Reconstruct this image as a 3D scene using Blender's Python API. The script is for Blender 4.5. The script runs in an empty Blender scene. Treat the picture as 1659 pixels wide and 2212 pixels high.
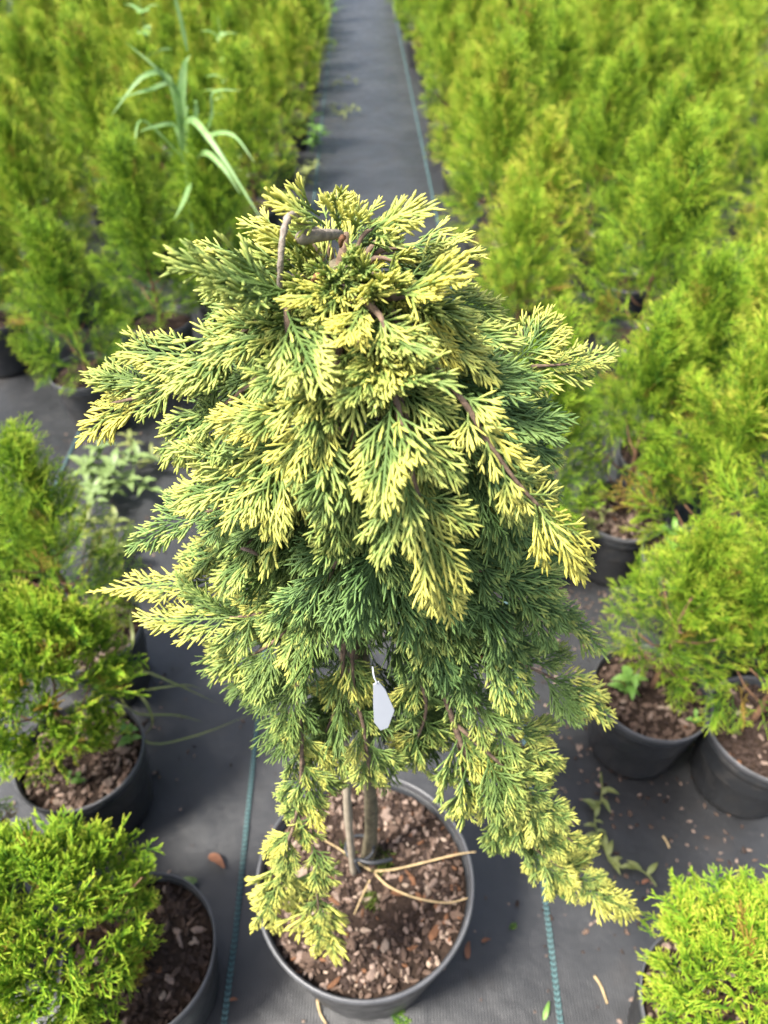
import bpy, math, random
import numpy as np
from mathutils import Vector, Matrix

R = math.radians
scene = bpy.context.scene
COL = scene.collection

# ------------------------------------------------------------------ camera
CAM_H, PITCH, FPX = 1.36, R(42.3), 1534.0        # FPX: focal length in pixels of a 1659 x 2212 view
cam_data = bpy.data.cameras.new('camera')
cam = bpy.data.objects.new('camera', cam_data); COL.objects.link(cam)
cam.location = (0, 0, CAM_H)
cam.rotation_euler = (R(90) - PITCH, 0, 0)
cam_data.sensor_fit = 'VERTICAL'; cam_data.sensor_height = 34.62; cam_data.lens = 24.01
cam_data.clip_start = 0.02; cam_data.clip_end = 500
cam_data.dof.use_dof = True; cam_data.dof.focus_distance = 0.49; cam_data.dof.aperture_fstop = 6.2
scene.camera = cam

# ------------------------------------------------------------------ world, sun, exposure
SUN_EL, SUN_AZ = R(60), R(-118)                 # azimuth measured from +Y (ahead) towards +X (right)
world = bpy.data.worlds.new('World'); scene.world = world; world.use_nodes = True
nt = world.node_tree; nt.nodes.clear()
sky = nt.nodes.new('ShaderNodeTexSky'); sky.sky_type = 'NISHITA'; sky.sun_disc = False
sky.sun_elevation = SUN_EL; sky.sun_rotation = SUN_AZ
sky.air_density = 1.0; sky.dust_density = 4.0; sky.ozone_density = 1.0
hs = nt.nodes.new('ShaderNodeHueSaturation'); hs.inputs['Saturation'].default_value = 0.80   # thin high cloud
bg = nt.nodes.new('ShaderNodeBackground'); bg.inputs['Strength'].default_value = 0.10
wo = nt.nodes.new('ShaderNodeOutputWorld')
nt.links.new(sky.outputs[0], hs.inputs['Color']); nt.links.new(hs.outputs[0], bg.inputs[0]); nt.links.new(bg.outputs[0], wo.inputs[0])
sun_d = bpy.data.lights.new('sun', 'SUN'); sun_d.energy = 3.8; sun_d.angle = R(10); sun_d.color = (1.0, 0.95, 0.87)
sun = bpy.data.objects.new('sun', sun_d); COL.objects.link(sun)
sd = Vector((math.sin(SUN_AZ) * math.cos(SUN_EL), math.cos(SUN_AZ) * math.cos(SUN_EL), math.sin(SUN_EL)))
sun.rotation_euler = sd.to_track_quat('Z', 'Y').to_euler(); sun.location = sd * 20
vs = scene.view_settings
vs.view_transform = 'Standard'; vs.look = 'None'; vs.gamma = 1.0; vs.use_curve_mapping = False; vs.exposure = 1.58
scene.cycles.use_denoising = True
scene.cycles.max_bounces = 6; scene.cycles.diffuse_bounces = 3; scene.cycles.adaptive_threshold = 0.02; scene.cycles.glossy_bounces = 2
scene.cycles.transmission_bounces = 3; scene.cycles.transparent_max_bounces = 4

rng = np.random.default_rng(11)
rnd = random.Random(5)

# ------------------------------------------------------------------ pixel helpers (1659 x 2212 view of the photo)
def ray(x, y):
    a = (x - 829.5) / FPX; b = -(y - 1106) / FPX
    return Vector((a, math.cos(PITCH) + b * math.sin(PITCH), -math.sin(PITCH) + b * math.cos(PITCH)))
def at_z(x, y, z=0.0):
    d = ray(x, y); return Vector((0, 0, CAM_H)) + d * ((z - CAM_H) / d.z)
def at_y(x, y, Y):
    d = ray(x, y); return Vector((0, 0, CAM_H)) + d * (Y / d.y)

# ------------------------------------------------------------------ materials
def new_mat(name):
    m = bpy.data.materials.new(name); m.use_nodes = True
    t = m.node_tree; b = t.nodes['Principled BSDF']
    return m, t, b
def N(t, kind, **kw):
    n = t.nodes.new(kind)
    for k, v in kw.items():
        setattr(n, k, v)
    return n
def ramp(t, stops, interp='LINEAR'):
    n = t.nodes.new('ShaderNodeValToRGB'); n.color_ramp.interpolation = interp
    e = n.color_ramp.elements
    while len(e) < len(stops): e.new(0.5)
    for i, (p, c) in enumerate(stops):
        e[i].position = p; e[i].color = (*c, 1)
    return n
def noise(t, scale, detail=3, rough=0.55, vec=None):
    n = t.nodes.new('ShaderNodeTexNoise'); n.inputs['Scale'].default_value = scale
    n.inputs['Detail'].default_value = detail; n.inputs['Roughness'].default_value = rough
    if vec is not None: t.links.new(vec, n.inputs['Vector'])
    return n
def math_n(t, op, a, b=None, clamp=False):
    n = t.nodes.new('ShaderNodeMath'); n.operation = op; n.use_clamp = clamp
    for i, v in enumerate((a, b)):
        if v is None: continue
        if isinstance(v, (int, float)): n.inputs[i].default_value = v
        else: t.links.new(v, n.inputs[i])
    return n.outputs[0]
def mixc(t, fac, a, b):
    n = t.nodes.new('ShaderNodeMix'); n.data_type = 'RGBA'
    for sock, v in ((n.inputs[0], fac), (n.inputs[6], a), (n.inputs[7], b)):
        if isinstance(v, (int, float)): sock.default_value = v
        elif isinstance(v, tuple): sock.default_value = (*v, 1)
        else: t.links.new(v, sock)
    return n.outputs[2]
def bump(t, b, height, strength=0.4, dist=0.002):
    n = t.nodes.new('ShaderNodeBump'); n.inputs['Strength'].default_value = strength; n.inputs['Distance'].default_value = dist
    t.links.new(height, n.inputs['Height']); t.links.new(n.outputs[0], b.inputs['Normal'])

def leaf_out(t, b, color, trans=0.25):
    """mix the principled leaf with a translucent one"""
    tr = t.nodes.new('ShaderNodeBsdfTranslucent'); mx = t.nodes.new('ShaderNodeMixShader'); mx.inputs[0].default_value = trans
    out = t.nodes['Material Output']
    t.links.new(color, b.inputs['Base Color']); t.links.new(color, tr.inputs['Color'])
    t.links.new(b.outputs[0], mx.inputs[1]); t.links.new(tr.outputs[0], mx.inputs[2]); t.links.new(mx.outputs[0], out.inputs['Surface'])

def plain(name, col, rough=0.6, var=0.25, scale=40, bstr=0.2, spec=0.5):
    m, t, b = new_mat(name)
    n = noise(t, scale, 4)
    tc = N(t, 'ShaderNodeTexCoord'); t.links.new(tc.outputs['Object'], n.inputs['Vector'])
    lo = tuple(c * (1 - var) for c in col); hi = tuple(min(1, c * (1 + var)) for c in col)
    r = ramp(t, [(0.3, lo), (0.7, hi)]); t.links.new(n.outputs[0], r.inputs[0])
    t.links.new(r.outputs[0], b.inputs['Base Color']); b.inputs['Roughness'].default_value = rough
    b.inputs['Specular IOR Level'].default_value = spec
    if bstr: bump(t, b, n.outputs[0], bstr)
    return m

def mat_juniper():
    m, t, b = new_mat('juniper_scale_leaves')
    at = N(t, 'ShaderNodeAttribute', attribute_name='tip'); oi = N(t, 'ShaderNodeObjectInfo')
    sep = N(t, 'ShaderNodeSeparateColor'); t.links.new(oi.outputs['Color'], sep.inputs[0])
    tc = N(t, 'ShaderNodeTexCoord'); nz = noise(t, 55, 3, vec=tc.outputs['Object'])
    f = math_n(t, 'MULTIPLY', at.outputs['Fac'], 0.72)
    f = math_n(t, 'ADD', f, sep.outputs[0])
    f = math_n(t, 'ADD', f, math_n(t, 'MULTIPLY', math_n(t, 'SUBTRACT', nz.outputs[0], 0.5), 1.0))
    f = math_n(t, 'SUBTRACT', f, 0.48, True)
    green = mixc(t, sep.outputs[1], (0.105, 0.162, 0.032), (0.082, 0.158, 0.046))
    mid = mixc(t, sep.outputs[1], (0.31, 0.37, 0.085), (0.22, 0.35, 0.095))
    yel = mixc(t, sep.outputs[2], (0.57, 0.57, 0.145), (0.66, 0.60, 0.110))
    c1 = mixc(t, math_n(t, 'MULTIPLY', f, 2.1, True), green, mid)
    c2 = mixc(t, math_n(t, 'MULTIPLY', math_n(t, 'SUBTRACT', f, 0.32), 2.2, True), c1, yel)
    br = N(t, 'ShaderNodeAttribute', attribute_name='brown')
    c3 = mixc(t, br.outputs['Fac'], c2, (0.20, 0.10, 0.05))
    b.inputs['Roughness'].default_value = 0.55; b.inputs['Specular IOR Level'].default_value = 0.35
    leaf_out(t, b, c3, 0.16)
    return m

def mat_thuja():
    m, t, b = new_mat('thuja_scale_leaves')
    at = N(t, 'ShaderNodeAttribute', attribute_name='tip'); oi = N(t, 'ShaderNodeObjectInfo')
    sep = N(t, 'ShaderNodeSeparateColor'); t.links.new(oi.outputs['Color'], sep.inputs[0])
    tc = N(t, 'ShaderNodeTexCoord'); nz = noise(t, 14, 3, vec=tc.outputs['Object'])
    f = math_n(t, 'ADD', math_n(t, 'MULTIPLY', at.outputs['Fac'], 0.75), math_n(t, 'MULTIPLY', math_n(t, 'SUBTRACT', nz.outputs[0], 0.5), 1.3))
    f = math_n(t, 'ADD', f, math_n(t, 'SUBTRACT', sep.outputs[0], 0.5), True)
    r = ramp(t, [(0.0, (0.060, 0.155, 0.012)), (0.35, (0.22, 0.40, 0.022)), (0.7, (0.38, 0.52, 0.040)), (1.0, (0.62, 0.58, 0.085))])  # green at the shoot base, darkened to paint in shade of the gaps
    t.links.new(f, r.inputs[0])
    br = N(t, 'ShaderNodeAttribute', attribute_name='brown')
    c = mixc(t, br.outputs['Fac'], r.outputs[0], (0.30, 0.15, 0.04))
    b.inputs['Roughness'].default_value = 0.6; b.inputs['Specular IOR Level'].default_value = 0.3
    leaf_out(t, b, c, 0.24)
    return m

def mat_leaf(name, a, c, trans=0.35):
    m, t, b = new_mat(name)
    tc = N(t, 'ShaderNodeTexCoord'); nz = noise(t, 30, 3, vec=tc.outputs['Object'])
    r = ramp(t, [(0.3, a), (0.7, c)]); t.links.new(nz.outputs[0], r.inputs[0])
    b.inputs['Roughness'].default_value = 0.5
    leaf_out(t, b, r.outputs[0], trans)
    return m

def mat_fabric():
    m, t, b = new_mat('woven_ground_fabric')
    tc = N(t, 'ShaderNodeTexCoord'); P = tc.outputs['Object']
    w1 = N(t, 'ShaderNodeTexWave', wave_type='BANDS', bands_direction='X'); w1.inputs['Scale'].default_value = 62; w1.inputs['Distortion'].default_value = 0.6
    w2 = N(t, 'ShaderNodeTexWave', wave_type='BANDS', bands_direction='Y'); w2.inputs['Scale'].default_value = 84; w2.inputs['Distortion'].default_value = 0.6
    for w in (w1, w2): t.links.new(P, w.inputs['Vector'])
    weave = math_n(t, 'MULTIPLY', w1.outputs['Fac'], math_n(t, 'ADD', math_n(t, 'MULTIPLY', w2.outputs['Fac'], 0.6), 0.4))
    big = noise(t, 2.3, 5, 0.6, P); fine = noise(t, 60, 4, 0.6, P); med = noise(t, 9, 5, 0.65, P)
    base = ramp(t, [(0.0, (0.008, 0.0085, 0.0095)), (1.0, (0.036, 0.037, 0.040))]); t.links.new(weave, base.inputs[0])
    # dust film, tinted bluish to paint in sky sheen, and brown peat stains
    dust = ramp(t, [(0.42, (0, 0, 0)), (0.72, (1, 1, 1))]); t.links.new(big.outputs[0], dust.inputs[0])
    c = mixc(t, math_n(t, 'MULTIPLY', dust.outputs[0], 0.40), base.outputs[0], (0.066, 0.069, 0.075))
    peat = ramp(t, [(0.56, (0, 0, 0)), (0.70, (1, 1, 1))]); t.links.new(med.outputs[0], peat.inputs[0])
    pf = math_n(t, 'MULTIPLY', peat.outputs[0], math_n(t, 'MULTIPLY', fine.outputs[0], 0.8))
    c = mixc(t, pf, c, (0.026, 0.021, 0.018))
    t.links.new(c, b.inputs['Base Color'])
    rr = ramp(t, [(0.3, (0.30,) * 3), (0.7, (0.52,) * 3)]); t.links.new(med.outputs[0], rr.inputs[0])
    t.links.new(rr.outputs[0], b.inputs['Roughness']); b.inputs['Specular IOR Level'].default_value = 0.7
    h = math_n(t, 'ADD', math_n(t, 'MULTIPLY', weave, 0.35), math_n(t, 'MULTIPLY', big.outputs[0], 9.0))
    h = math_n(t, 'ADD', h, med.outputs[0])
    bump(t, b, h, 0.6, 0.0025)
    return m

def mat_pot():
    m, t, b = new_mat('black_pot_plastic')
    tc = N(t, 'ShaderNodeTexCoord'); n1 = noise(t, 26, 5, 0.7, tc.outputs['Object']); n2 = noise(t, 180, 3, 0.6, tc.outputs['Object'])
    oi = N(t, 'ShaderNodeObjectInfo')
    r1 = ramp(t, [(0.48, (0, 0, 0)), (0.75, (1, 1, 1))]); t.links.new(n1.outputs[0], r1.inputs[0])
    c = mixc(t, math_n(t, 'MULTIPLY', r1.outputs[0], math_n(t, 'MULTIPLY', n2.outputs[0], 0.75)), (0.022, 0.024, 0.027), (0.11, 0.095, 0.080))
    t.links.new(c, b.inputs['Base Color'])
    rr = ramp(t, [(0.4, (0.36,) * 3), (0.75, (0.75,) * 3)]); t.links.new(n1.outputs[0], rr.inputs[0]); t.links.new(rr.outputs[0], b.inputs['Roughness'])
    bump(t, b, n2.outputs[0], 0.12, 0.001)
    return m

M = dict(
    juniper=mat_juniper(), thuja=mat_thuja(), fabric=mat_fabric(),
    bark=plain('juniper_bark', (0.15, 0.100, 0.066), 0.85, 0.5, 160, 0.7),
    grey_bark=plain('grey_bare_wood', (0.24, 0.20, 0.165), 0.85, 0.35, 220, 0.7),
    trunk=plain('mossy_trunk_bark', (0.135, 0.115, 0.070), 0.9, 0.45, 120, 0.8),
    bamboo=plain('weathered_bamboo', (0.33, 0.28, 0.21), 0.7, 0.2, 60, 0.2),
    thuja_bark=plain('thuja_bark', (0.16, 0.085, 0.045), 0.9, 0.4, 120, 0.5),
    pot=mat_pot(),
    rim=plain('pot_rim_highlight_plastic', (0.085, 0.087, 0.093), 0.38, 0.2, 40, 0.05, 0.6),  # black plastic made paler: the rim's highlight is put into its colour
    soil=plain('peat_soil', (0.028, 0.018, 0.013), 0.95, 0.6, 120, 1.0, 0.2),
    teal=plain('teal_marking_thread', (0.085, 0.165, 0.170), 0.6, 0.25, 300, 0.3),
    tag=plain('white_tag_plastic', (0.50, 0.53, 0.58), 0.4, 0.06, 12, 0.0),
    tie=plain('black_tie_rubber', (0.018, 0.02, 0.024), 0.5, 0.2, 60, 0.1),
    straw=plain('dry_straw', (0.45, 0.33, 0.17), 0.8, 0.3, 80, 0.2),
    moss_berry=plain('pale_berry', (0.36, 0.44, 0.20), 0.5, 0.1, 60, 0.0),
    moss=mat_leaf('moss', (0.07, 0.11, 0.02), (0.14, 0.19, 0.03), 0.2),
    weed=mat_leaf('weed_leaf', (0.16, 0.33, 0.06), (0.27, 0.46, 0.10), 0.35),
    pale=mat_leaf('pale_weed_leaf', (0.15, 0.23, 0.07), (0.23, 0.31, 0.11), 0.3),
    grass=mat_leaf('grass_blade', (0.20, 0.38, 0.11), (0.33, 0.50, 0.20), 0.4),
    drygreen=mat_leaf('wilted_weed', (0.17, 0.22, 0.06), (0.28, 0.30, 0.10), 0.3),
    deadleaf=plain('dead_orange_leaf', (0.20, 0.085, 0.045), 0.8, 0.3, 60, 0.2),
)
CHIP_M = [plain('bark_chip_' + n, c, 0.85, 0.35, 90, 0.5, 0.3) for n, c in
          (('brown', (0.110, 0.072, 0.053)), ('dark', (0.040, 0.025, 0.019)), ('pinkish', (0.235, 0.170, 0.135)),
           ('pale', (0.31, 0.235, 0.18)), ('rust', (0.16, 0.075, 0.038)))]

# ------------------------------------------------------------------ objects
def link(name, data, parent=None):
    o = bpy.data.objects.new(name, data); COL.objects.link(o)
    if parent is not None: o.parent = parent
    return o
def tag(o, label=None, cat=None, group=None, kind=None):
    if label: o['label'] = label
    if cat: o['category'] = cat
    if group: o['group'] = group
    if kind: o['kind'] = kind
    return o
def thing(name, loc, label, cat, group=None):
    o = link(name, None); o.location = loc; o.empty_display_size = 0.05
    return tag(o, label, cat, group)

class MB:
    """collects geometry with numpy; every piece brings its own per-vertex values"""
    def __init__(self): self.v = []; self.f = []; self.tip = []; self.brown = []; self.n = 0
    def add(self, v, f, tip=None, brown=None):
        v = np.asarray(v, float).reshape(-1, 3)
        self.v.append(v); self.f.append(np.asarray(f, int) + self.n); self.n += len(v)
        self.tip.append(np.zeros(len(v)) if tip is None else np.broadcast_to(np.asarray(tip, float), (len(v),)))
        self.brown.append(np.zeros(len(v)) if brown is None else np.broadcast_to(np.asarray(brown, float), (len(v),)))
    def arrays(self):
        return np.concatenate(self.v), np.concatenate(self.f), np.concatenate(self.tip), np.concatenate(self.brown)
    def mesh(self, name, mat, smooth=True, attrs=False):
        v, f, tip, br = self.arrays()
        me = bpy.data.meshes.new(name)
        me.vertices.add(len(v)); me.vertices.foreach_set('co', v.ravel())
        k = f.shape[1]
        me.loops.add(f.size); me.loops.foreach_set('vertex_index', f.ravel())
        me.polygons.add(len(f)); me.polygons.foreach_set('loop_start', np.arange(len(f)) * k)
        me.polygons.foreach_set('use_smooth', np.full(len(f), smooth))
        if attrs:
            a = me.attributes.new('tip', 'FLOAT', 'POINT'); a.data.foreach_set('value', np.ascontiguousarray(tip))
            a = me.attributes.new('brown', 'FLOAT', 'POINT'); a.data.foreach_set('value', np.ascontiguousarray(br))
        me.materials.append(mat); me.update(calc_edges=True); me.validate()
        return me

def nrm(v): return v / max(1e-9, np.linalg.norm(v))
def tube(mb, pts, rad, sides=6, tip=None, brown=None, braid=0.0, up=None, flat=1.0, cap=True):
    """tapered tube along pts (n,3) with radii (n); braid bulges alternate sides ring by ring like scale leaves"""
    pts = np.asarray(pts, float); n = len(pts); rad = np.broadcast_to(np.asarray(rad, float), (n,))
    T = np.gradient(pts, axis=0); T /= np.linalg.norm(T, axis=1)[:, None] + 1e-12
    if up is None: up = np.array((0, 0, 1.0)) if abs(T[0][2]) < 0.9 else np.array((1.0, 0, 0))
    A = np.cross(T, up); A /= np.linalg.norm(A, axis=1)[:, None] + 1e-12
    B = np.cross(A, T)
    th = np.arange(sides) * 2 * math.pi / sides
    ca, sa = np.cos(th), np.sin(th) * flat
    k = np.arange(n)[:, None]
    rr = rad[:, None] * (1 + braid * np.cos(2 * th)[None, :] * np.where(k % 2 == 0, 1, -1))
    v = pts[:, None, :] + rr[..., None] * (ca[None, :, None] * A[:, None, :] + sa[None, :, None] * B[:, None, :])
    i = np.arange(n - 1)[:, None] * sides; j = np.arange(sides)[None, :]; j2 = (j + 1) % sides
    f = np.stack([i + j, i + j2, i + sides + j2, i + sides + j], -1).reshape(-1, 4)
    v = v.reshape(-1, 3)
    if cap and sides >= 4:
        e = (n - 1) * sides
        caps = []
        for base, fl in ((0, True), (e, False)):
            for q in range(0, sides - 2, 2):
                c = [base, base + q + 1, base + q + 2, base + min(q + 3, sides - 1)]
                if c[3] == c[2]: continue
                caps.append(c[::-1] if fl else c)
        f = np.concatenate([f, np.array(caps)]) if caps else f
    tv = None if tip is None else np.repeat(np.broadcast_to(np.asarray(tip, float), (n,)), sides)
    bv = None if brown is None else np.repeat(np.broadcast_to(np.asarray(brown, float), (n,)), sides)
    mb.add(v, f, tv, bv)

def spline(ctrl, n):
    """Catmull-Rom through the control points"""
    c = np.asarray(ctrl, float); c = np.vstack([2 * c[0] - c[1], c, 2 * c[-1] - c[-2]])
    out = []
    m = len(c) - 3
    for u in np.linspace(0, m, n):
        k = min(int(u), m - 1); t = u - k
        p0, p1, p2, p3 = c[k:k + 4]
        out.append(0.5 * (2 * p1 + (p2 - p0) * t + (2 * p0 - 5 * p1 + 4 * p2 - p3) * t * t + (3 * p1 - p0 - 3 * p2 + p3) * t ** 3))
    return np.array(out)

def box_v(mb, cx, cy, cz, sx, sy, sz):
    s = np.array([(x, y, z) for z in (-1, 1) for y in (-1, 1) for x in (-1, 1)], float) * (sx / 2, sy / 2, sz / 2) + (cx, cy, cz)
    mb.add(s, [(0, 2, 3, 1), (4, 5, 7, 6), (0, 1, 5, 4), (1, 3, 7, 5), (3, 2, 6, 7), (2, 0, 4, 6)])

def lathe(mb, prof, seg=48, wob=0.0, ph=0.0):
    th = np.arange(seg) * 2 * math.pi / seg
    w = 1 + wob * np.cos(2 * th + ph)
    v = np.array([[(r * math.cos(a) * ww, r * math.sin(a) * ww, z) for a, ww in zip(th, w)] for r, z in prof]).reshape(-1, 3)
    n = len(prof)
    i = np.arange(n - 1)[:, None] * seg; j = np.arange(seg)[None, :]; j2 = (j + 1) % seg
    mb.add(v, np.stack([i + j, i + j2, i + seg + j2, i + seg + j], -1).reshape(-1, 4))

# ------------------------------------------------------------------ the ground
def build_ground():
    n = 121
    u = np.linspace(-1, 1, n); g = np.sign(u) * np.abs(u) ** 3 * 60
    X, Y = np.meshgrid(g, g + 3)
    z = -0.0035 + 0.003 * np.sin(X * 5.1 + 1.2 * np.sin(Y * 1.7)) * np.sin(Y * 3.3 + 0.7) * np.exp(-((X) ** 2 + (Y - 3) ** 2) / 60)
    mb = MB()
    i = np.arange(n - 1)[:, None] * n; j = np.arange(n - 1)[None, :]
    mb.add(np.stack([X, Y, np.minimum(z, 0)], -1).reshape(-1, 3), np.stack([i + j, i + j + 1, i + n + j + 1, i + n + j], -1).reshape(-1, 4))
    o = link('ground', mb.mesh('ground', M['fabric'])); tag(o, kind='structure')
    return o
ground = build_ground()

def marking_line(pts):
    """two columns of slanted stitches, like the woven coloured thread in the fabric"""
    pts = np.array(pts); seg = np.linalg.norm(np.diff(pts, axis=0), axis=1); s = np.concatenate([[0], np.cumsum(seg)])
    L = s[-1]; st = np.arange(0, L, 0.0085)
    cx = np.interp(st, s, pts[:, 0]); cy = np.interp(st, s, pts[:, 1])
    mb = MB()
    V = []; Fc = []
    for k, (x, y) in enumerate(zip(cx, cy)):
        for sgn in (-1, 1):
            b = len(V)
            V += [(x + sgn * 0.0004, y, 0.0028), (x + sgn * 0.0048, y + 0.0045, 0.0010), (x + sgn * 0.0048, y + 0.0105, 0.0010), (x + sgn * 0.0004, y + 0.0066, 0.0028),
                  (x + sgn * 0.0033, y + 0.0055, 0.0042)]
            q = [(b, b + 1, b + 4, b + 4), (b + 1, b + 2, b + 4, b + 4), (b + 2, b + 3, b + 4, b + 4), (b + 3, b, b + 4, b + 4)]
            Fc += [(a, c, d) for a, c, d, _ in q] if sgn > 0 else [(c, a, d) for a, c, d, _ in q]
    mb.add(V, Fc)
    o = link('marking_line', mb.mesh('marking_line', M['teal'], False), ground); tag(o, kind='structure')
for pts in ([(-0.25, 0.0), (-0.256, 0.41), (-0.283, 1.106), (-0.31, 2.0), (-0.42, 5.0), (-0.72, 13.0), (-0.8, 18)],
            [(0.27, 0.0), (0.285, 0.41), (0.304, 1.054), (0.305, 2.2), (0.263, 4.5), (0.17, 9.0), (0.098, 12.6), (0.03, 18)],
            [(-0.93, 0.3), (-0.955, 1.2), (-0.996, 2.03), (-1.05, 4.0), (-1.15, 8)]):
    marking_line(pts)

# ------------------------------------------------------------------ pots, soil and chips
def chip_mesh(k):
    r = np.random.default_rng(100 + k); mb = MB()
    n = 6; th = np.arange(n) * 2 * math.pi / n + r.uniform(-.3, .3, n)
    a, b = r.uniform(.7, 1.2), r.uniform(.4, .8)
    rr = r.uniform(.75, 1.15, n); h = r.uniform(.14, .32)
    bot = np.stack([a * rr * np.cos(th), b * rr * np.sin(th), np.full(n, -h)], 1)
    mid = bot * (1.12, 1.12, 0) + np.stack([np.zeros(n), np.zeros(n), r.uniform(-.06, .06, n)], 1)
    top = bot * (.8, .8, 0) + np.stack([np.zeros(n), np.zeros(n), h + r.uniform(-.08, .10, n)], 1)
    v = np.vstack([bot, mid, top, [[0, 0, h * 1.15]]]); f = []
    for lvl in (0, 6):
        for i in range(n): j = (i + 1) % n; f += [(lvl + i, lvl + j, lvl + 6 + j), (lvl + i, lvl + 6 + j, lvl + 6 + i)]
    for i in range(n): f.append((12 + i, 12 + (i + 1) % n, 18))
    mb.add(v, f)
    return mb
CHIP_MB = [chip_mesh(k) for k in range(5)]
CHIPS = []
for k in range(5):
    for q in (0, 2, 4, 1) if k % 2 else (1, 3, 0, 0, 2):
        CHIPS.append(CHIP_MB[k].mesh('bark_chip', CHIP_M[q], False))

def rot(rx, ry, rz): return np.array(Matrix.Rotation(rz, 3, 'Z') @ Matrix.Rotation(ry, 3, 'Y') @ Matrix.Rotation(rx, 3, 'X'))

def mulch_mesh(radius, count, size, seed, mat):
    r = np.random.default_rng(seed); mb = MB()
    for i in range(count):
        v, f, _, _ = CHIP_MB[i % 5].arrays()
        a = r.uniform(0, 2 * math.pi); d = radius * math.sqrt(r.uniform(0, 1))
        s = size * r.uniform(.5, 1.2)
        mb.add(v @ rot(r.uniform(-.5, .5), r.uniform(-.5, .5), r.uniform(0, 6.3)).T * s + (d * math.cos(a), d * math.sin(a), r.uniform(-.002, .004)), f)
    return mb.mesh('fine_mulch', mat, False)

def pot_meshes(r, h, seed=0, wob=0.006):
    """body and rim of a thin-walled nursery pot: rolled lip, tapered wall, open inside"""
    b = MB()
    lathe(b, [(0.02, 0.004), (r * .74, 0.004), (r * .765, 0.0), (r * .79, 0.010), (r * .80, 0.022), (r * .93, h * .78), (r * .955, h * .80), (r * .968, h - .012),
              (r * .945, h - .012), (r * .93, h * .78), (r * .90, h * .55)], 56, wob, seed)
    m = MB()
    lathe(m, [(r * .955, h - .016), (r * .985, h - .014), (r * .998, h - .008), (r, h - .003), (r * .992, h + .001), (r * .978, h + .002), (r * .965, h - .001), (r * .955, h - .008), (r * .955, h - .016)], 72, wob, seed)
    return b.mesh('pot', M['pot']), m.mesh('rim', M['rim'])

def soil_mesh(r, z, seed):
    q = np.random.default_rng(seed); mb = MB(); prof = []
    seg, rings = 40, 12
    V = [(0, 0, z + .006)]; Fq = []
    for k in range(1, rings + 1):
        rr = r * k / rings
        for j in range(seg):
            a = 2 * math.pi * j / seg
            V.append((rr * math.cos(a), rr * math.sin(a), z + .006 * (1 - (k / rings) ** 2) + q.normal(0, .0022)))
    for j in range(seg):
        Fq.append((0, 1 + j, 1 + (j + 1) % seg))
    for k in range(rings - 1):
        for j in range(seg):
            a = 1 + k * seg + j; b2 = 1 + k * seg + (j + 1) % seg
            Fq += [(a, a + seg, b2 + seg), (a, b2 + seg, b2)]
    mb.add(V, Fq)
    return mb.mesh('soil', M['soil'])

POT_R, POT_H = 0.111, 0.19
SMALL = [pot_meshes(POT_R, POT_H, s, w) for s, w in ((0.3, .004), (1.9, .012), (3.2, .008))]
SOILS = [soil_mesh(POT_R * .94, 0, s) for s in (1, 2)]
MULCH_D = [mulch_mesh(POT_R * .90, 170, .0062, s, CHIP_M[q]) for s, q in ((31, 0), (32, 1), (33, 2))]

def scatter_chips(parent, radius, z, count, size, seed, dome=.006):
    r = random.Random(seed)
    for i in range(count):
        o = link('bark_chip', CHIPS[r.randrange(len(CHIPS))], parent)
        a = r.uniform(0, 2 * math.pi); d = radius * math.sqrt(r.random())
        s = size * (r.uniform(.45, .9) if r.random() < .8 else r.uniform(.9, 1.5))
        o.location = (d * math.cos(a), d * math.sin(a), z + dome * (1 - (d / radius) ** 2) + s * .25)
        o.rotation_euler = (r.uniform(-.5, .5), r.uniform(-.5, .5), r.uniform(0, 6.3)); o.scale = (s, s * r.uniform(.6, 1.1), s * r.uniform(.7, 1.2))

# ------------------------------------------------------------------ scale-leaf sprays
def shoot_pts(p, d, length, bend, step):
    n = max(4, int(length / step) + 1)
    t = np.linspace(0, 1, n)[:, None]
    # bend: vector added quadratically
    pts = p + d * (t * length) + bend * (t * t * length)
    return pts, t[:, 0]

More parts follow.
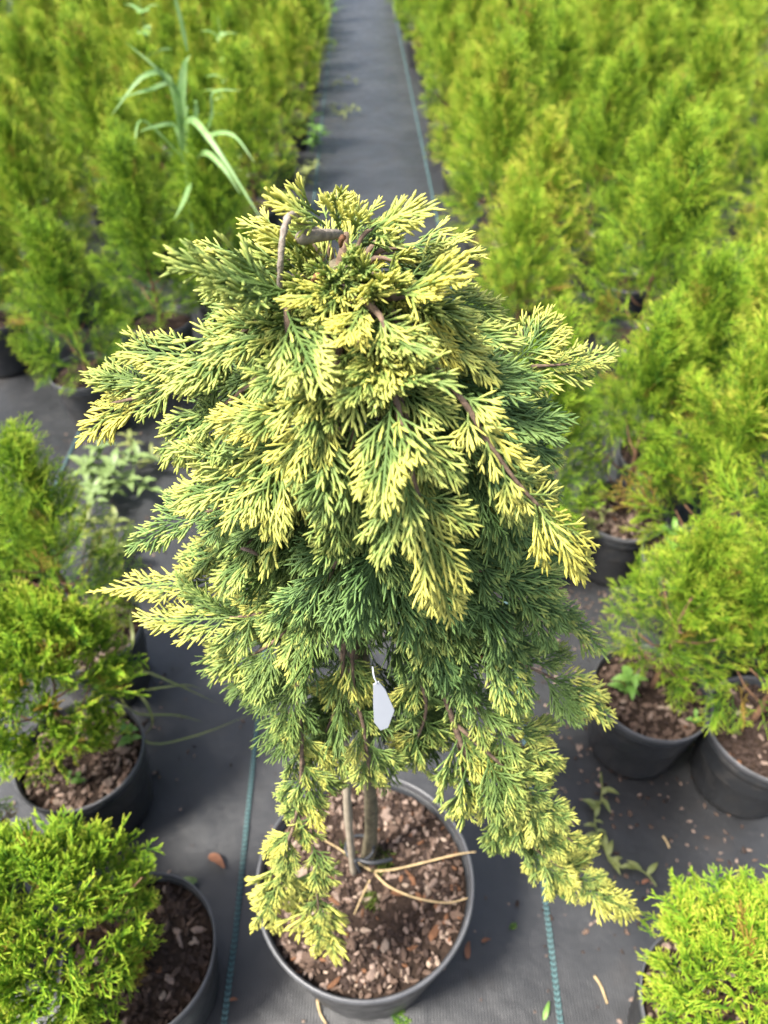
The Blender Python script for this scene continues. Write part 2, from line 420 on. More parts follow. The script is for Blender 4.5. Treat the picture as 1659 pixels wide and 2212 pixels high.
def juniper_spray(seed, L=0.10, width=0.55, whip=0.0, dens=1.0, droop=0.12, low=False):
    """a flattened spray growing along +X in the XY plane; plump cord-like shoots with overlapping scale leaves"""
    r = np.random.default_rng(seed); mb = MB()
    step = 0.0045 if low else 0.0019; sides = 3 if low else 5
    Zv = np.array((0, 0, 1.0))
    def put(p, d, length, bend, rad, tipL):
        pts, t = shoot_pts(p, d, length, bend, step)
        prof = np.minimum(1, 0.8 + 0.5 * t) * np.where(t > 0.80, np.sqrt(np.maximum(0.06, 1 - (np.maximum(0, t - .80) / .20) ** 2 * .90)), 1)
        tip = np.clip(1 - (1 - t) * length / (tipL * 1.35), 0, 1)
        up = nrm(Zv + r.normal(0, .5, 3))
        tube(mb, pts, rad * prof, sides, tip, None, 0.0 if low else 0.28, up)
        return pts
    side_bend = r.normal(0, .10)
    axis, t = shoot_pts(np.zeros(3), np.array((1, 0, 0.)), L, np.array((-.05, side_bend, -droop)), 0.004)
    # axis cord
    put(np.zeros(3), np.array((1, 0, 0.)), L, np.array((-.05, side_bend, -droop)), 0.00105, 0.02 + .02 * whip)
    s = 0.006 + r.uniform(0, .004); sgn = 1 if r.random() < .5 else -1
    gap = 0.0036 / dens
    while s < L * 0.95:
        u = s / L; i = min(len(axis) - 2, int(u * (len(axis) - 1)))
        p = axis[i]; T = nrm(axis[i + 1] - axis[i])
        S = np.array((-T[1], T[0], 0.0))
        env = (1 - u) ** 1.0 * (.55 + .45 * min(1, u / .22)) * 1.15 if whip == 0 else max(.0, (1 - u * 1.12)) ** .8
        l1 = L * width * env * r.uniform(.65, 1.2) + (.006 if whip == 0 else .004)
        ang = R(r.uniform(24, 40)); d = nrm(T * math.cos(ang) + S * sgn * math.sin(ang) + Zv * r.normal(0, .16))
        bend = T * .25 - S * sgn * .08 + Zv * r.normal(.02, .12)
        pts = put(p, d, l1, bend, 0.00086 * r.uniform(.85, 1.15), .015)
        if l1 > .016:
            s2 = .0055 + r.uniform(0, .003); g2 = sgn * (1 if r.random() < .5 else -1)
            while s2 < l1 * .93:
                u2 = s2 / l1; i2 = min(len(pts) - 2, int(u2 * (len(pts) - 1)))
                T2 = nrm(pts[i2 + 1] - pts[i2]); S2 = nrm(np.cross(Zv, T2))
                l2 = min(.019, (l1 - s2) * .62 + .004) * r.uniform(.7, 1.1)
                a2 = R(r.uniform(20, 34)); d2 = nrm(T2 * math.cos(a2) + S2 * g2 * math.sin(a2) + Zv * r.normal(.05, .2))
                p3 = put(pts[i2], d2, l2, T2 * .22 + Zv * r.normal(0, .1), 0.00083 * r.uniform(.9, 1.15), .012)
                if l2 > .019 and not low:
                    for u3, g3 in ((.4, 1), (.62, -1)):
                        i3 = int(u3 * (len(p3) - 1)); T3 = nrm(p3[i3 + 1] - p3[i3]); S3 = nrm(np.cross(Zv, T3))
                        put(p3[i3], nrm(T3 * .8 + S3 * g3 * .55 + Zv * r.normal(0, .2)), l2 * .42, T3 * .15, .00078, .009)
                s2 += r.uniform(.0034, .0048) / dens; g2 = -g2
        s += gap * r.uniform(.8, 1.2); sgn = -sgn
    return mb

SPRAY = {}
def spray_set(seed, n, L, dL, width, **kw):
    dr = (.02, .18, .34, .10)
    return [juniper_spray(seed + k, L=L + dL * (k % 3), width=width + .05 * (k % 2), droop=dr[k % 4], **kw) for k in range(n)]
SPRAY['fan'] = spray_set(200, 12, .056, .013, .44, dens=1.1)
SPRAY['long'] = spray_set(300, 6, .088, .011, .33)
SPRAY['whip'] = [juniper_spray(400 + k, L=.125 + .012 * k, width=.24, whip=1.0, dens=.9, droop=.04 * k) for k in range(3)]
SPRAY['small'] = spray_set(500, 5, .030, .005, .52, dens=1.1)
SPRAY_ME = {k: [b.mesh('spray', M['juniper'], True, True) for b in v] for k, v in SPRAY.items()}
SPRAY_LEN = dict(fan=.06, long=.095, whip=.13, small=.032)

# ------------------------------------------------------------------ the variegated juniper standard
PC = at_z(788, 1922, .25); PC.y = .417; PC.z = 0
jun = thing('potted_juniper', PC, 'tall weeping juniper with cream-yellow tips grafted on a stem in a large round pot', 'potted juniper')
J0 = np.array((PC.x, PC.y, 0.0))
JK = .83
def J(x, y, Y): return np.array(at_y(x, y, Y * JK)) - J0            # pixel + distance ahead -> juniper space
bm_, rm_ = pot_meshes(.162, .25, .6, .005)
jpot = link('pot', bm_, jun); link('rim', rm_, jpot)
SOIL_Z = .222
jsoil = link('soil', soil_mesh(.152, SOIL_Z, 7), jun)
scatter_chips(jsoil, .148, SOIL_Z + .001, 300, .0078, 3)
for s, q, n in ((41, 0, 520), (42, 1, 700), (43, 2, 240), (44, 3, 80), (45, 4, 60)):
    o = link('fine_mulch', mulch_mesh(.148, n, .0048, s, CHIP_M[q]), jsoil); o.location.z = SOIL_Z + .004; tag(o, kind='stuff')

TB = np.array((0.0, 0.030, SOIL_Z))                             # foot of the stem
TT = np.array((0.000, 0.048, 1.163))                            # head of the stem
mb = MB()
tp = spline([TB - (0, 0, .02), TB + (0.010, .010, .12), TB + (.004, .016, .45), TT - (0, 0, .12), TT], 26)
tube(mb, tp, np.interp(np.linspace(0, 1, 26), [0, .05, .3, 1], [.0135, .0115, .0095, .0085]) * (1 + .07 * np.sin(np.arange(26) * 2.1)), 10)
trunk = link('trunk', mb.mesh('trunk', M['trunk']), jun)
mb = MB()
kp = spline([(-.018, .012, SOIL_Z - .02), (-.020, .016, .45), (-.012, .03, .80), (-.008, .045, 1.12)], 18)
tube(mb, kp, [.0052 * (1.18 if k % 6 == 5 else 1) for k in range(18)], 9)
stake = link('stake', mb.mesh('stake', M['bamboo']), jun)
tag(stake, 'thin grey cane tied to the stem')
mb = MB()                                                       # black plant tie round stake and stem with a loose tail
a = np.linspace(0, 2 * math.pi, 21)
tube(mb, np.stack([-.008 + .021 * np.cos(a), .026 + .017 * np.sin(a), np.full(21, .285) + .003 * np.sin(a)], 1), .0026, 6)
tube(mb, spline([(-.012, .010, .285), (.010, .004, .287), (.030, .008, .284), (.041, .012, .280)], 10), .0034, 6, flat=.7)
tube(mb, spline([(-.015, .010, .285), (-.010, .003, .272), (-.007, .0, .262)], 6), .0028, 6)
tag(link('tie', mb.mesh('tie', M['tie']), jun), 'black rubber tie holding stem to cane')

# grey bare twig loop and graft stub at the crown head
mb = MB()
tube(mb, spline([J(690, 505, .53), J(655, 482, .50), J(627, 465, .48), J(612, 505, .47), J(606, 570, .465), J(604, 640, .47)], 22), np.interp(np.linspace(0, 1, 22), [0, .3, 1], [.0028, .0022, .0016]) * (1 + .18 * np.sin(np.arange(22) * 2.7)), 7)
tag(link('bare_twig', mb.mesh('bare_twig', M['grey_bark']), trunk), 'bare grey twig bent down beside the crown head')
mb = MB()
tube(mb, spline([J(735, 505, .53), J(695, 508, .505), J(660, 512, .495), J(640, 518, .49)], 10), [.0026, .0030, .0034, .0036, .0038, .0041, .0044, .0042, .0035, .0016], 10)
tag(link('graft_stub', mb.mesh('graft_stub', M['grey_bark']), trunk), 'thick grey cut stub at the crown head')

spray_count = 0
REAR = []
rear_mode = False
def add_spray(parent, kind, pos, d, nvec, scale, yel, blue, warm, r):
    global spray_count
    if rear_mode:
        REAR.append((np.array(pos), np.array(d), np.array(nvec), scale * .88)); return
    scale *= .88
    d = Vector(d).normalized(); n = Vector(nvec); y = n.cross(d)
    if y.length < 1e-4: y = Vector((1, 0, 0)).cross(d)
    y.normalize(); z = d.cross(y)
    m = Matrix((d, y, z)).transposed().to_4x4()
    m = m @ Matrix.Rotation(r.uniform(-.35, .35), 4, 'X') @ Matrix.Diagonal((scale, scale * (1 if r.random() < .5 else -1), scale, 1))
    m.translation = Vector(pos)
    k = r.randrange(len(SPRAY[kind])); wp = m.translation + Vector(J0); dist = (wp - cam.location).length
    front = (1.0 if m.translation.y < .08 else .6) * (3 if kind == 'whip' else 1)
    SPECS.append((SPRAY_LEN[kind] * scale / dist * front, parent, kind, k, m, (max(0, min(1, yel)), max(0, min(1, blue)), max(0, min(1, warm)))))
    spray_count += 1

SPECS = []
AX = np.array((0.0, 0.042, 0.0))
def limb(ctrl, r0=.0032, start=.30, gap=.020, sc=1.0, yel=(.25, .45), blue=.3, warm=.3, end='fan', kinds=('fan',), tilt=0.0, seed=0, lift=.25, facing=None, endyel=None, spread=.8, thin=.0):
    """a woody limb with flattened sprays left and right of it and one at its end"""
    r = random.Random(seed * 7 + 1)
    ctrl = np.array(ctrl); L = np.linalg.norm(np.diff(ctrl, axis=0), axis=1).sum()
    n = max(8, int(L / .012)); P = spline(ctrl, n)
    mb = MB(); tube(mb, P, np.linspace(r0, .0010, n) * (1 + .06 * np.sin(np.arange(n) * 1.9 + seed)), 6)
    br = link('branch', mb.mesh('branch', M['bark']), jun)
    cum = np.concatenate([[0], np.cumsum(np.linalg.norm(np.diff(P, axis=0), axis=1))])
    s = cum[-1] * start; sg = 1 if r.random() < .5 else -1
    def frame(s):
        i = min(n - 2, int(np.searchsorted(cum, s) - 1)); i = max(0, i)
        u = (s - cum[i]) / max(1e-6, cum[i + 1] - cum[i]); p = P[i] + (P[i + 1] - P[i]) * u
        T = nrm(P[min(n - 1, i + 2)] - P[max(0, i - 1)])
        out = p - AX; out = np.array((out[0], out[1], 0)); out = nrm(out) * .9 + np.array((0, 0, .55))
        if facing is not None: out = np.array(facing, float)
        Nn = nrm(out - T * out.dot(T)); S = np.cross(Nn, T)
        return p, T, Nn, S
    while s < cum[-1] - .012:
        p, T, Nn, S = frame(s); u = s / cum[-1]
        w = r.uniform(.45, 1.0) * spread
        d = T * 1.0 + S * sg * w + Nn * (lift + r.uniform(-.15, .25))
        yy = yel[0] + (yel[1] - yel[0]) * u + r.gauss(0, .14)
        add_spray(br, r.choice(kinds), p, d, Nn + S * r.uniform(-.5, .5) * 1.0 + S * sg * tilt, sc * (r.uniform(.80, 1.12)) * (1.0 - .25 * max(0, u - .6)) * (1 - thin * u), yy, blue + r.uniform(-.15, .15), warm + r.uniform(-.35, .35), r)
        s += gap * r.uniform(.75, 1.25); sg = -sg
    p, T, Nn, S = frame(cum[-1] - .012)
    add_spray(br, end, p, T + Nn * .08, Nn, sc, yel[1] if endyel is None else endyel, blue, warm, r)
    return br

# --- limbs read off the photograph (pixel, pixel, distance ahead of the camera) ---
def PX(*pts): return [J(*p) for p in pts]
top = (765, 590, .56)
CF = (0, -.62, .78)                                             # flat sprays turned up and outwards
AUTH = [
    # upper dome, left to right
    dict(ctrl=PX(top, (610, 660, .50), (430, 790, .49), (310, 860, .50)), end='long', yel=(.30, .40), endyel=.70, warm=.8, sc=.95),
    dict(ctrl=PX(top, (620, 620, .50), (510, 680, .49), (440, 720, .48)), yel=(.28, .36), warm=.25, gap=0.017, start=.35),
    dict(ctrl=PX(top, (675, 590, .53), (610, 640, .51), (560, 690, .50)), yel=(.30, .38), warm=.2),
    dict(ctrl=PX(top, (620, 700, .47), (480, 820, .45), (360, 890, .45)), yel=(.22, .34), blue=.45, warm=.4, gap=0.019),
    dict(ctrl=PX(top, (600, 640, .46), (585, 720, .435), (570, 760, .43)), yel=(.25, .32), warm=.15, gap=0.016, start=.4, end='small'),
    dict(ctrl=PX((740, 620, .5), (690, 760, .44), (620, 880, .42), (540, 960, .42)), yel=(.28, .44), blue=.35, warm=.5, gap=0.017),
    dict(ctrl=PX((750, 640, .5), (735, 780, .42), (715, 860, .40), (640, 930, .39)), yel=(.42, .58), warm=.75, sc=.85, start=.45),
    dict(ctrl=PX(top, (760, 690, .45), (800, 780, .42), (850, 850, .39), (880, 980, .365), (915, 1110, .35)), yel=(.22, .46), endyel=.72, end='long', warm=.4, gap=0.019, start=.42, r0=.004),
    dict(ctrl=PX(top, (800, 640, .45), (860, 680, .42), (880, 720, .41)), yel=(.48, .60), warm=.75, sc=.72, start=.5, gap=0.014, kinds=('small', 'fan'), end='small'),
    dict(ctrl=PX(top, (870, 640, .46), (960, 640, .45), (1010, 690, .45)), yel=(.42, .52), warm=.75, sc=.85, gap=0.016),
    dict(ctrl=PX(top, (860, 600, .50), (960, 610, .51), (1040, 680, .52)), yel=(.36, .44), warm=.45, gap=0.016),
    dict(ctrl=PX(top, (900, 690, .46), (1000, 760, .46), (1090, 830, .47)), yel=(.34, .42), warm=.45, gap=0.017),
    dict(ctrl=PX(top, (900, 720, .50), (1040, 785, .54), (1175, 792, .57)), yel=(.20, .34), endyel=.50, blue=.6, end='long', warm=.2, gap=0.019),
    dict(ctrl=PX((800, 640, .5), (880, 780, .42), (920, 860, .40), (960, 950, .40)), yel=(.36, .46), warm=.35, sc=.9, start=.4, gap=0.018),
    dict(ctrl=PX((800, 640, .5), (930, 780, .42), (1010, 880, .39), (1045, 940, .38), (1115, 1040, .372), (1180, 1110, .37)), yel=(.50, .66), endyel=.78, warm=.85, start=.52, gap=.0095, end='long', kinds=('small', 'small', 'fan'), sc=.9, r0=.0024, facing=CF, lift=.05),
    dict(ctrl=PX((800, 700, .52), (960, 800, .47), (1060, 880, .48), (1120, 960, .49)), yel=(.24, .34), blue=.7, warm=.1, gap=0.017),
    dict(ctrl=PX((800, 700, .5), (780, 830, .42), (780, 930, .395), (760, 1040, .385)), yel=(.16, .30), blue=.4, warm=.3, start=.4, gap=0.016),
    dict(ctrl=PX((760, 740, .5), (690, 900, .43), (600, 990, .42), (500, 1040, .42)), yel=(.26, .42), blue=.4, warm=.4, gap=0.019),
    # middle tiers
    dict(ctrl=PX((770, 800, .54), (620, 1010, .48), (510, 1080, .47), (430, 1112, .47)), yel=(0.00, 0.28), blue=0.75, warm=.2, gap=0.019, end='long', sc=.9),
    dict(ctrl=PX((770, 820, .54), (610, 1090, .49), (560, 1160, .48), (480, 1190, .49)), yel=(0.10, 0.36), blue=0.60, warm=.4, gap=0.020),
    dict(ctrl=PX((770, 860, .54), (640, 1150, .50), (580, 1240, .49), (490, 1254, .49)), yel=(0.08, 0.40), endyel=.66, blue=0.45, warm=.6, end='whip', gap=0.022),
    dict(ctrl=PX((780, 900, .54), (650, 1250, .47), (570, 1320, .46), (480, 1336, .46)), yel=(0.04, 0.34), endyel=.58, blue=0.40, warm=.5, end='long', gap=0.020),
    dict(ctrl=PX((780, 900, .53), (690, 1270, .46), (610, 1370, .445), (530, 1425, .44)), yel=(0.10, 0.38), blue=0.35, warm=.5, gap=0.020),
    dict(ctrl=PX((800, 880, .53), (830, 1080, .44), (850, 1190, .42), (820, 1290, .41)), yel=(0.00, 0.10), blue=1.00, warm=.2, gap=0.016),
    dict(ctrl=PX((800, 860, .53), (800, 1090, .44), (740, 1190, .42), (700, 1270, .415)), yel=(0.00, 0.20), blue=0.85, warm=.3, gap=0.017),
    dict(ctrl=PX((820, 900, .53), (920, 1110, .45), (990, 1200, .44), (1090, 1260, .44)), yel=(0.00, 0.28), blue=0.85, warm=.3, gap=0.019, end='long'),
    dict(ctrl=PX((820, 880, .55), (980, 1050, .50), (1060, 1110, .50), (1160, 1160, .50)), yel=(0.00, 0.16), blue=1.00, warm=.1, gap=0.018),
    dict(ctrl=PX((820, 900, .55), (980, 1130, .50), (1100, 1220, .49), (1210, 1320, .49)), yel=(0.02, 0.34), blue=0.75, warm=.4, gap=0.020, end='long'),
    dict(ctrl=PX((820, 950, .53), (880, 1230, .45), (930, 1340, .435), (900, 1420, .43)), yel=(0.00, 0.09), blue=1.00, warm=.1, gap=0.017),
    dict(ctrl=PX((820, 950, .54), (960, 1280, .47), (1090, 1410, .455), (1210, 1472, .455)), yel=(0.02, 0.36), endyel=.55, blue=0.75, warm=.5, gap=0.020, end='long'),
    dict(ctrl=PX((800, 700, .52), (950, 820, .46), (1040, 910, .45), (1090, 1000, .45)), yel=(0.10, 0.28), blue=0.75, warm=.2, gap=.015),
    dict(ctrl=PX((800, 720, .52), (960, 900, .45), (1030, 1000, .44), (1070, 1090, .44)), yel=(0.02, 0.22), blue=0.95, warm=.2, gap=.016),
    dict(ctrl=PX((820, 760, .55), (1000, 850, .52), (1110, 930, .52), (1150, 1010, .52)), yel=(0.08, 0.26), blue=0.85, warm=.2, gap=.016),
    dict(ctrl=PX((820, 950, .54), (980, 1200, .47), (1060, 1290, .46), (1110, 1370, .46)), yel=(0.00, 0.20), blue=0.85, warm=.2, gap=.016),
    dict(ctrl=PX((820, 950, .54), (900, 1260, .46), (970, 1370, .445), (1010, 1450, .44)), yel=(0.00, 0.18), blue=0.85, warm=.2, gap=.016),
    dict(ctrl=PX((800, 700, .52), (830, 860, .44), (830, 960, .42), (800, 1070, .41)), yel=(0.02, 0.20), blue=0.65, warm=.2, gap=.016),
    # hanging lower limbs
    dict(ctrl=PX((790, 1000, .53), (650, 1330, .455), (642, 1480, .42), (652, 1620, .395), (640, 1760, .375), (600, 1900, .352)), yel=(0.24, 0.52), endyel=.60, blue=0.35, warm=.6, end='whip', kinds=('long', 'fan', 'long'), gap=0.019, start=.42, r0=.0036, thin=.30, facing=CF, lift=.0, sc=0.97, spread=.5),
    dict(ctrl=PX((652, 1630, .395), (668, 1740, .378), (678, 1870, .358), (690, 1975, .345)), yel=(0.38, 0.58), endyel=.62, blue=0.30, warm=.6, end='whip', kinds=('small', 'small', 'fan'), gap=0.017, start=.05, r0=.002, thin=.1, sc=0.97, facing=CF, lift=.0, spread=.45),
    dict(ctrl=PX((790, 1000, .53), (745, 1370, .45), (735, 1500, .43), (700, 1590, .42)), yel=(0.24, 0.46), blue=0.30, warm=.5, gap=0.022, start=.60, facing=CF, lift=.0, sc=0.97),
    dict(ctrl=PX((790, 1000, .53), (760, 1430, .44), (785, 1570, .405), (798, 1665, .395)), yel=(0.26, 0.48), blue=0.30, warm=.5, gap=0.019, start=.72, facing=CF, lift=.0, sc=0.82, spread=.6),
    dict(ctrl=PX((820, 1000, .53), (930, 1400, .45), (980, 1560, .415), (1040, 1700, .395), (1140, 1820, .385), (1275, 1918, .378)), yel=(0.18, 0.52), endyel=.62, blue=0.45, warm=.6, end='whip', kinds=('long', 'fan'), gap=0.015, start=.42, r0=.004, thin=.22, facing=CF, lift=.0, sc=1.05, spread=.6),
    dict(ctrl=PX((930, 1400, .45), (1010, 1510, .43), (1090, 1580, .42), (1150, 1630, .42)), yel=(0.22, 0.48), blue=0.45, warm=.5, gap=0.016, start=.25, r0=.0024, facing=CF, lift=.0, end='long', sc=0.97),
    dict(ctrl=PX((980, 1560, .415), (1080, 1650, .40), (1140, 1710, .395), (1170, 1735, .395)), yel=(0.24, 0.50), blue=0.40, warm=.5, gap=0.016, start=.3, r0=.0022, facing=CF, lift=.0, sc=0.97),
    dict(ctrl=PX((1040, 1700, .395), (1110, 1760, .388), (1170, 1800, .385)), yel=(0.28, 0.52), blue=0.40, warm=.5, gap=0.016, start=.3, r0=.002, facing=CF, lift=.0, sc=0.91, end='long'),
    dict(ctrl=PX((980, 1560, .415), (1000, 1660, .405), (1000, 1740, .40)), yel=(0.24, 0.50), blue=0.40, warm=.5, gap=0.017, start=.4, r0=.002, facing=CF, lift=.0, sc=0.85),
    dict(ctrl=PX((820, 1000, .53), (900, 1420, .44), (920, 1530, .425), (900, 1600, .42)), yel=(0.16, 0.40), blue=0.55, warm=.4, gap=0.019, start=.62, facing=CF, lift=.0, sc=0.91),
]
for i, d in enumerate(AUTH):
    if i < 17 and i not in (0, 7, 12, 14):
        d['ctrl'] = [AX * (1, 1, 0) + (c - AX) * (.72, 1, 1) if k else c for k, c in enumerate(d['ctrl'])]
    limb(seed=i, **{**d, 'sc': d.get('sc', 1.0) * 1.10})
# --- long bare-tipped leaders at the ends of the hanging strands ---
lr = random.Random(3)
for a, b, w in (((612, 1850, .362), (548, 2040, .350), .62), ((684, 1930, .352), (702, 2108, .335), .62), ((664, 1900, .358), (650, 2000, .350), .55), ((1262, 1905, .382), (1398, 2004, .372), .66),
                ((1215, 1800, .388), (1290, 1862, .386), .55), ((620, 1800, .372), (572, 1905, .365), .55), ((1180, 790, .56), (1302, 782, .58), .45), ((285, 862, .49), (176, 884, .50), .70)):
    A, B = J(*a), J(*b); st = MB(); tube(st, spline([A - (B - A) * .25, A, A + (B - A) * .4], 8), [.0016, .0015, .0014, .0013, .0012, .0011, .0010, .0009], 6)
    add_spray(link('branch', st.mesh('branch', M['bark']), jun), 'whip', A, B - A, np.array(CF), np.linalg.norm(B - A) / .137 / .88, w, .25, .6, lr)
# --- tuft at the very top and limbs of the far side ---
r = random.Random(77)
for k in range(9):
    az = R(-120 + 240 * k / 8)
    e = np.array((math.sin(az), math.cos(az), 0))
    limb([TT - (0, 0, .03), TT + e * .022 + (0, 0, .006), TT + e * .044 + (0, 0, .010)], r0=.0028, start=.30, gap=.016, yel=(.48, .60), blue=.15, warm=.75,
         kinds=('small',), end='small', seed=100 + k, sc=.95, lift=.35)
head = link('branch', None, jun) if False else None
hb = MB(); tube(hb, [TT - (0, 0, .05), TT, TT + (.004, -.006, .022)], [.006, .005, .002], 6); head = link('branch', hb.mesh('branch', M['bark']), jun)
for k in range(26):                                             # short shoots crowding the head of the crown
    az = k * 2.4; rr = .012 + .085 * math.sqrt(k / 26); e = np.array((math.sin(az), math.cos(az), 0))
    p = TT + e * rr * .8 + np.array((0, -.010, .026 - 2.6 * rr * rr))
    green_ = e[1] < -.2
    add_spray(head, 'small', p, e * (.6 + 6 * rr) + np.array((0, -.15, .40 - 2 * rr)), np.array((0, 0, 1)) + e * .5 + np.array((r.uniform(-.6, .6), r.uniform(-.6, .6), 0)), r.uniform(.8, 1.05), r.uniform(.12, .30) if green_ else r.uniform(.42, .62), .3, .3 if green_ else .75, r)
for k in range(18):                                             # dark short shoots seen end-on under the head
    p = J(685 + 120 * r.random(), 560 + 170 * r.random(), .475 - .02 * r.random())
    add_spray(head, 'small', p, np.array((r.uniform(-.5, .5), -.8, r.uniform(.1, .7))), np.array((r.uniform(-1, 1), .3, 1)), r.uniform(.75, 1.0), r.uniform(.10, .24), .3, .2, r)
for (x, y, Y, dx) in ((640, 455, .50, -.5), (672, 462, .495, -.3), (705, 470, .49, -.1), (735, 480, .49, .1), (660, 440, .52, -.4), (700, 440, .52, .0), (770, 485, .485, .2), (800, 470, .50, .4)):
    add_spray(head, 'small', J(x + 30, y + 25, Y + .01), np.array((dx, -.35, .45)), np.array((0, -.5, 1)), 1.05, .52, .15, .8, r)
rear_mode = True
for k in range(14):
    az = R(-100 + 200 * k / 13 + r.uniform(-6, 6)); e = np.array((math.sin(az), math.cos(az), 0))
    rr = r.uniform(.085, .135); zd = (.05, .14, .26, .38)[k % 4] + r.uniform(0, .05)
    z0 = TT[2] - zd * .6
    limb([np.array((*TT[:2], z0)) , np.array((*TT[:2], z0)) + e * rr * .5 + (0, 0, .02), np.array((*TT[:2], z0)) + e * rr * .85 + (0, 0, -.03), np.array((*TT[:2], z0)) + e * rr + (0, 0, -.10)],
         yel=(.26, .42), blue=.4, warm=.4, seed=140 + k, gap=.024, start=.4)
rear_mode = False
print('sprays', spray_count)

SPECS.sort(key=lambda a: -a[0])
for _, parent, kind, k, m, col in SPECS[:300]:                 # the 300 sprays that show largest are pieces of their branches
    o = link('spray', SPRAY_ME[kind][k], parent); o.matrix_local = m; o.color = (*col, 1)

# --- inner green foliage that fills the crown (uncountable) ---
low = [juniper_spray(600 + k, L=.056, width=.6, dens=.85, low=True, droop=.15).arrays() for k in range(3)]
mb = MB(); EX = MB(); q = np.random.default_rng(9)
prof_z = [.62, .75, .85, .98, 1.06, 1.13, 1.18]; prof_r = [.04, .10, .11, .085, .09, .065, .03]
for k in range(330):
    z = q.uniform(.64, 1.17); az = q.uniform(0, 2 * math.pi); rad = np.interp(z, prof_z, prof_r) * math.sqrt(q.uniform(.1, 1))
    e = np.array((math.cos(az), math.sin(az), 0))
    v, f, tp_, bw = low[k % 3]
    d = nrm(e + np.array((0, 0, q.uniform(-.9, .2)))); y = nrm(np.cross((0, 0, 1), d) + q.normal(0, .5, 3)); y = nrm(y - d * y.dot(d)); zz = np.cross(d, y)
    mb.add(v @ np.stack([d, y, zz]) + AX + e * rad + (0, 0, z), f, tp_, bw)
for pos, d, nv, sc in REAR:
    v, f, tp_, bw = low[len(mb.v) % 3]; d = nrm(d); y = nrm(np.cross(nv, d)); mb.add(v * sc @ np.stack([d, y, np.cross(d, y)]) + pos, f, tp_, bw)
for _, parent, kind, k, m, col in SPECS[300:]:
    v, f, tp_, bw = SPRAY[kind][k].arrays(); mm = np.array(m)
    EX.add(v @ mm[:3, :3].T + mm[:3, 3], f, tp_ + (col[0] - .10) / .72, bw)
if EX.n:
    o = link('inner_foliage', EX.mesh('inner_foliage', M['juniper'], True, True), jun); o.color = (.10, .45, .4, 1); tag(o, kind='stuff')
o = link('inner_foliage', mb.mesh('inner_foliage', M['juniper'], True, True), jun); o.color = (.02, .5, .3, 1); tag(o, kind='stuff')  # coloured greener and darker to paint shade into the crown gaps

# dry brown dead sprigs caught in the crown
for (x, y, Y), (x2, y2), s in (((520, 1185, .455), (560, 1200), 1), ((705, 600, .452), (672, 612), 2), ((640, 783, .42), (672, 790), 3), ((1030, 1420, .44), (1045, 1422), 4), ((745, 515, .50), (735, 535), 5)):
    mb = MB(); P = spline([J(x, y, Y), (J(x, y, Y) + J(x2, y2, Y)) / 2 + (0, -.002, .004), J(x2, y2, Y)], 9)
    tube(mb, P, np.array([.0008, .0014, .0017, .0015, .0018, .0016, .0017, .0013, .0006]), 6, braid=.2)
    link('dead_sprig', mb.mesh('dead_sprig', CHIP_M[2] if s == 1 else CHIP_M[4]), jun)

mb = MB(); lathe(mb, [(.0003, -.0042), (.0025, -.0035), (.004, -.001), (.0041, .001), (.0028, .0033), (.0003, .0042)], 12)
be = link('berry', mb.mesh('berry', M['moss_berry']), jun); be.scale = (.7,) * 3; be.location = J(699, 815, .392); tag(be, 'small pale green juniper berry')

# white plant tag hanging below the crown
tg = thing('plant_tag', at_y(822, 1470, .325), 'blank white pointed plastic tag hanging under the juniper crown', 'tag')
tl = tg.location
def tagmesh():
    pts = [(806, 1480), (818, 1473), (832, 1490), (852, 1535), (838, 1572), (822, 1578), (808, 1560), (806, 1520)]
    m = MB(); A = [np.array(at_y(x, y, .325 + (y - 1470) * .00004)) - np.array(tl) for x, y in pts]
    n = len(A); v = np.vstack([A, np.array(A) + (0.0, .0009, .0004)]); c0 = np.mean(A, 0)
    v = np.vstack([v, c0, c0 + (0, .0009, .0004)])
    f = []
    for i in range(n): j = (i + 1) % n; f += [(i, j, 2 * n), (n + j, n + i, 2 * n + 1), (i, n + i, n + j), (i, n + j, j)]
    m.add(v, f); return m.mesh('tag_blade', M['tag'], False)
link('tag_blade', tagmesh(), tg)
mb = MB(); tube(mb, spline([np.array(at_y(815, 1476, .325)) - np.array(tl), np.array(at_y(808, 1462, .327)) - np.array(tl), np.array(at_y(805, 1440, .334)) - np.array(tl)], 8), .0007, 6)
link('tag_string', mb.mesh('tag_string', M['tag']), tg)

# dry weed lying on the soil: three straws from the foot of the stem
dw = thing('dry_weed', (PC.x, PC.y, SOIL_Z), 'dry straw-coloured weed sprawled on the soil round the juniper stem', 'dry weed')
def S3(x, y, z): return np.array(at_z(x, y, SOIL_Z + z)) - np.array(dw.location)
for pts, w in (([(805, 1882, .006), (770, 1862, .014), (735, 1835, .016), (688, 1808, .02)], .0019), ([(805, 1882, .006), (850, 1878, .016), (920, 1862, .018), (985, 1846, .03), (1028, 1840, .045)], .0021),
               ([(805, 1882, .006), (840, 1915, .014), (900, 1940, .014), (965, 1950, .016), (1010, 1940, .022)], .0020), ([(805, 1890, .004), (785, 1930, .012), (765, 1975, .012)], .0018)):
    mb = MB(); P = spline([S3(*p) for p in pts], 16); tube(mb, P, np.linspace(w, w * .5, 16) * (1 + .12 * np.sin(np.arange(16) * 2.2)), 6)
    link('straw', mb.mesh('straw', M['straw']), dw)

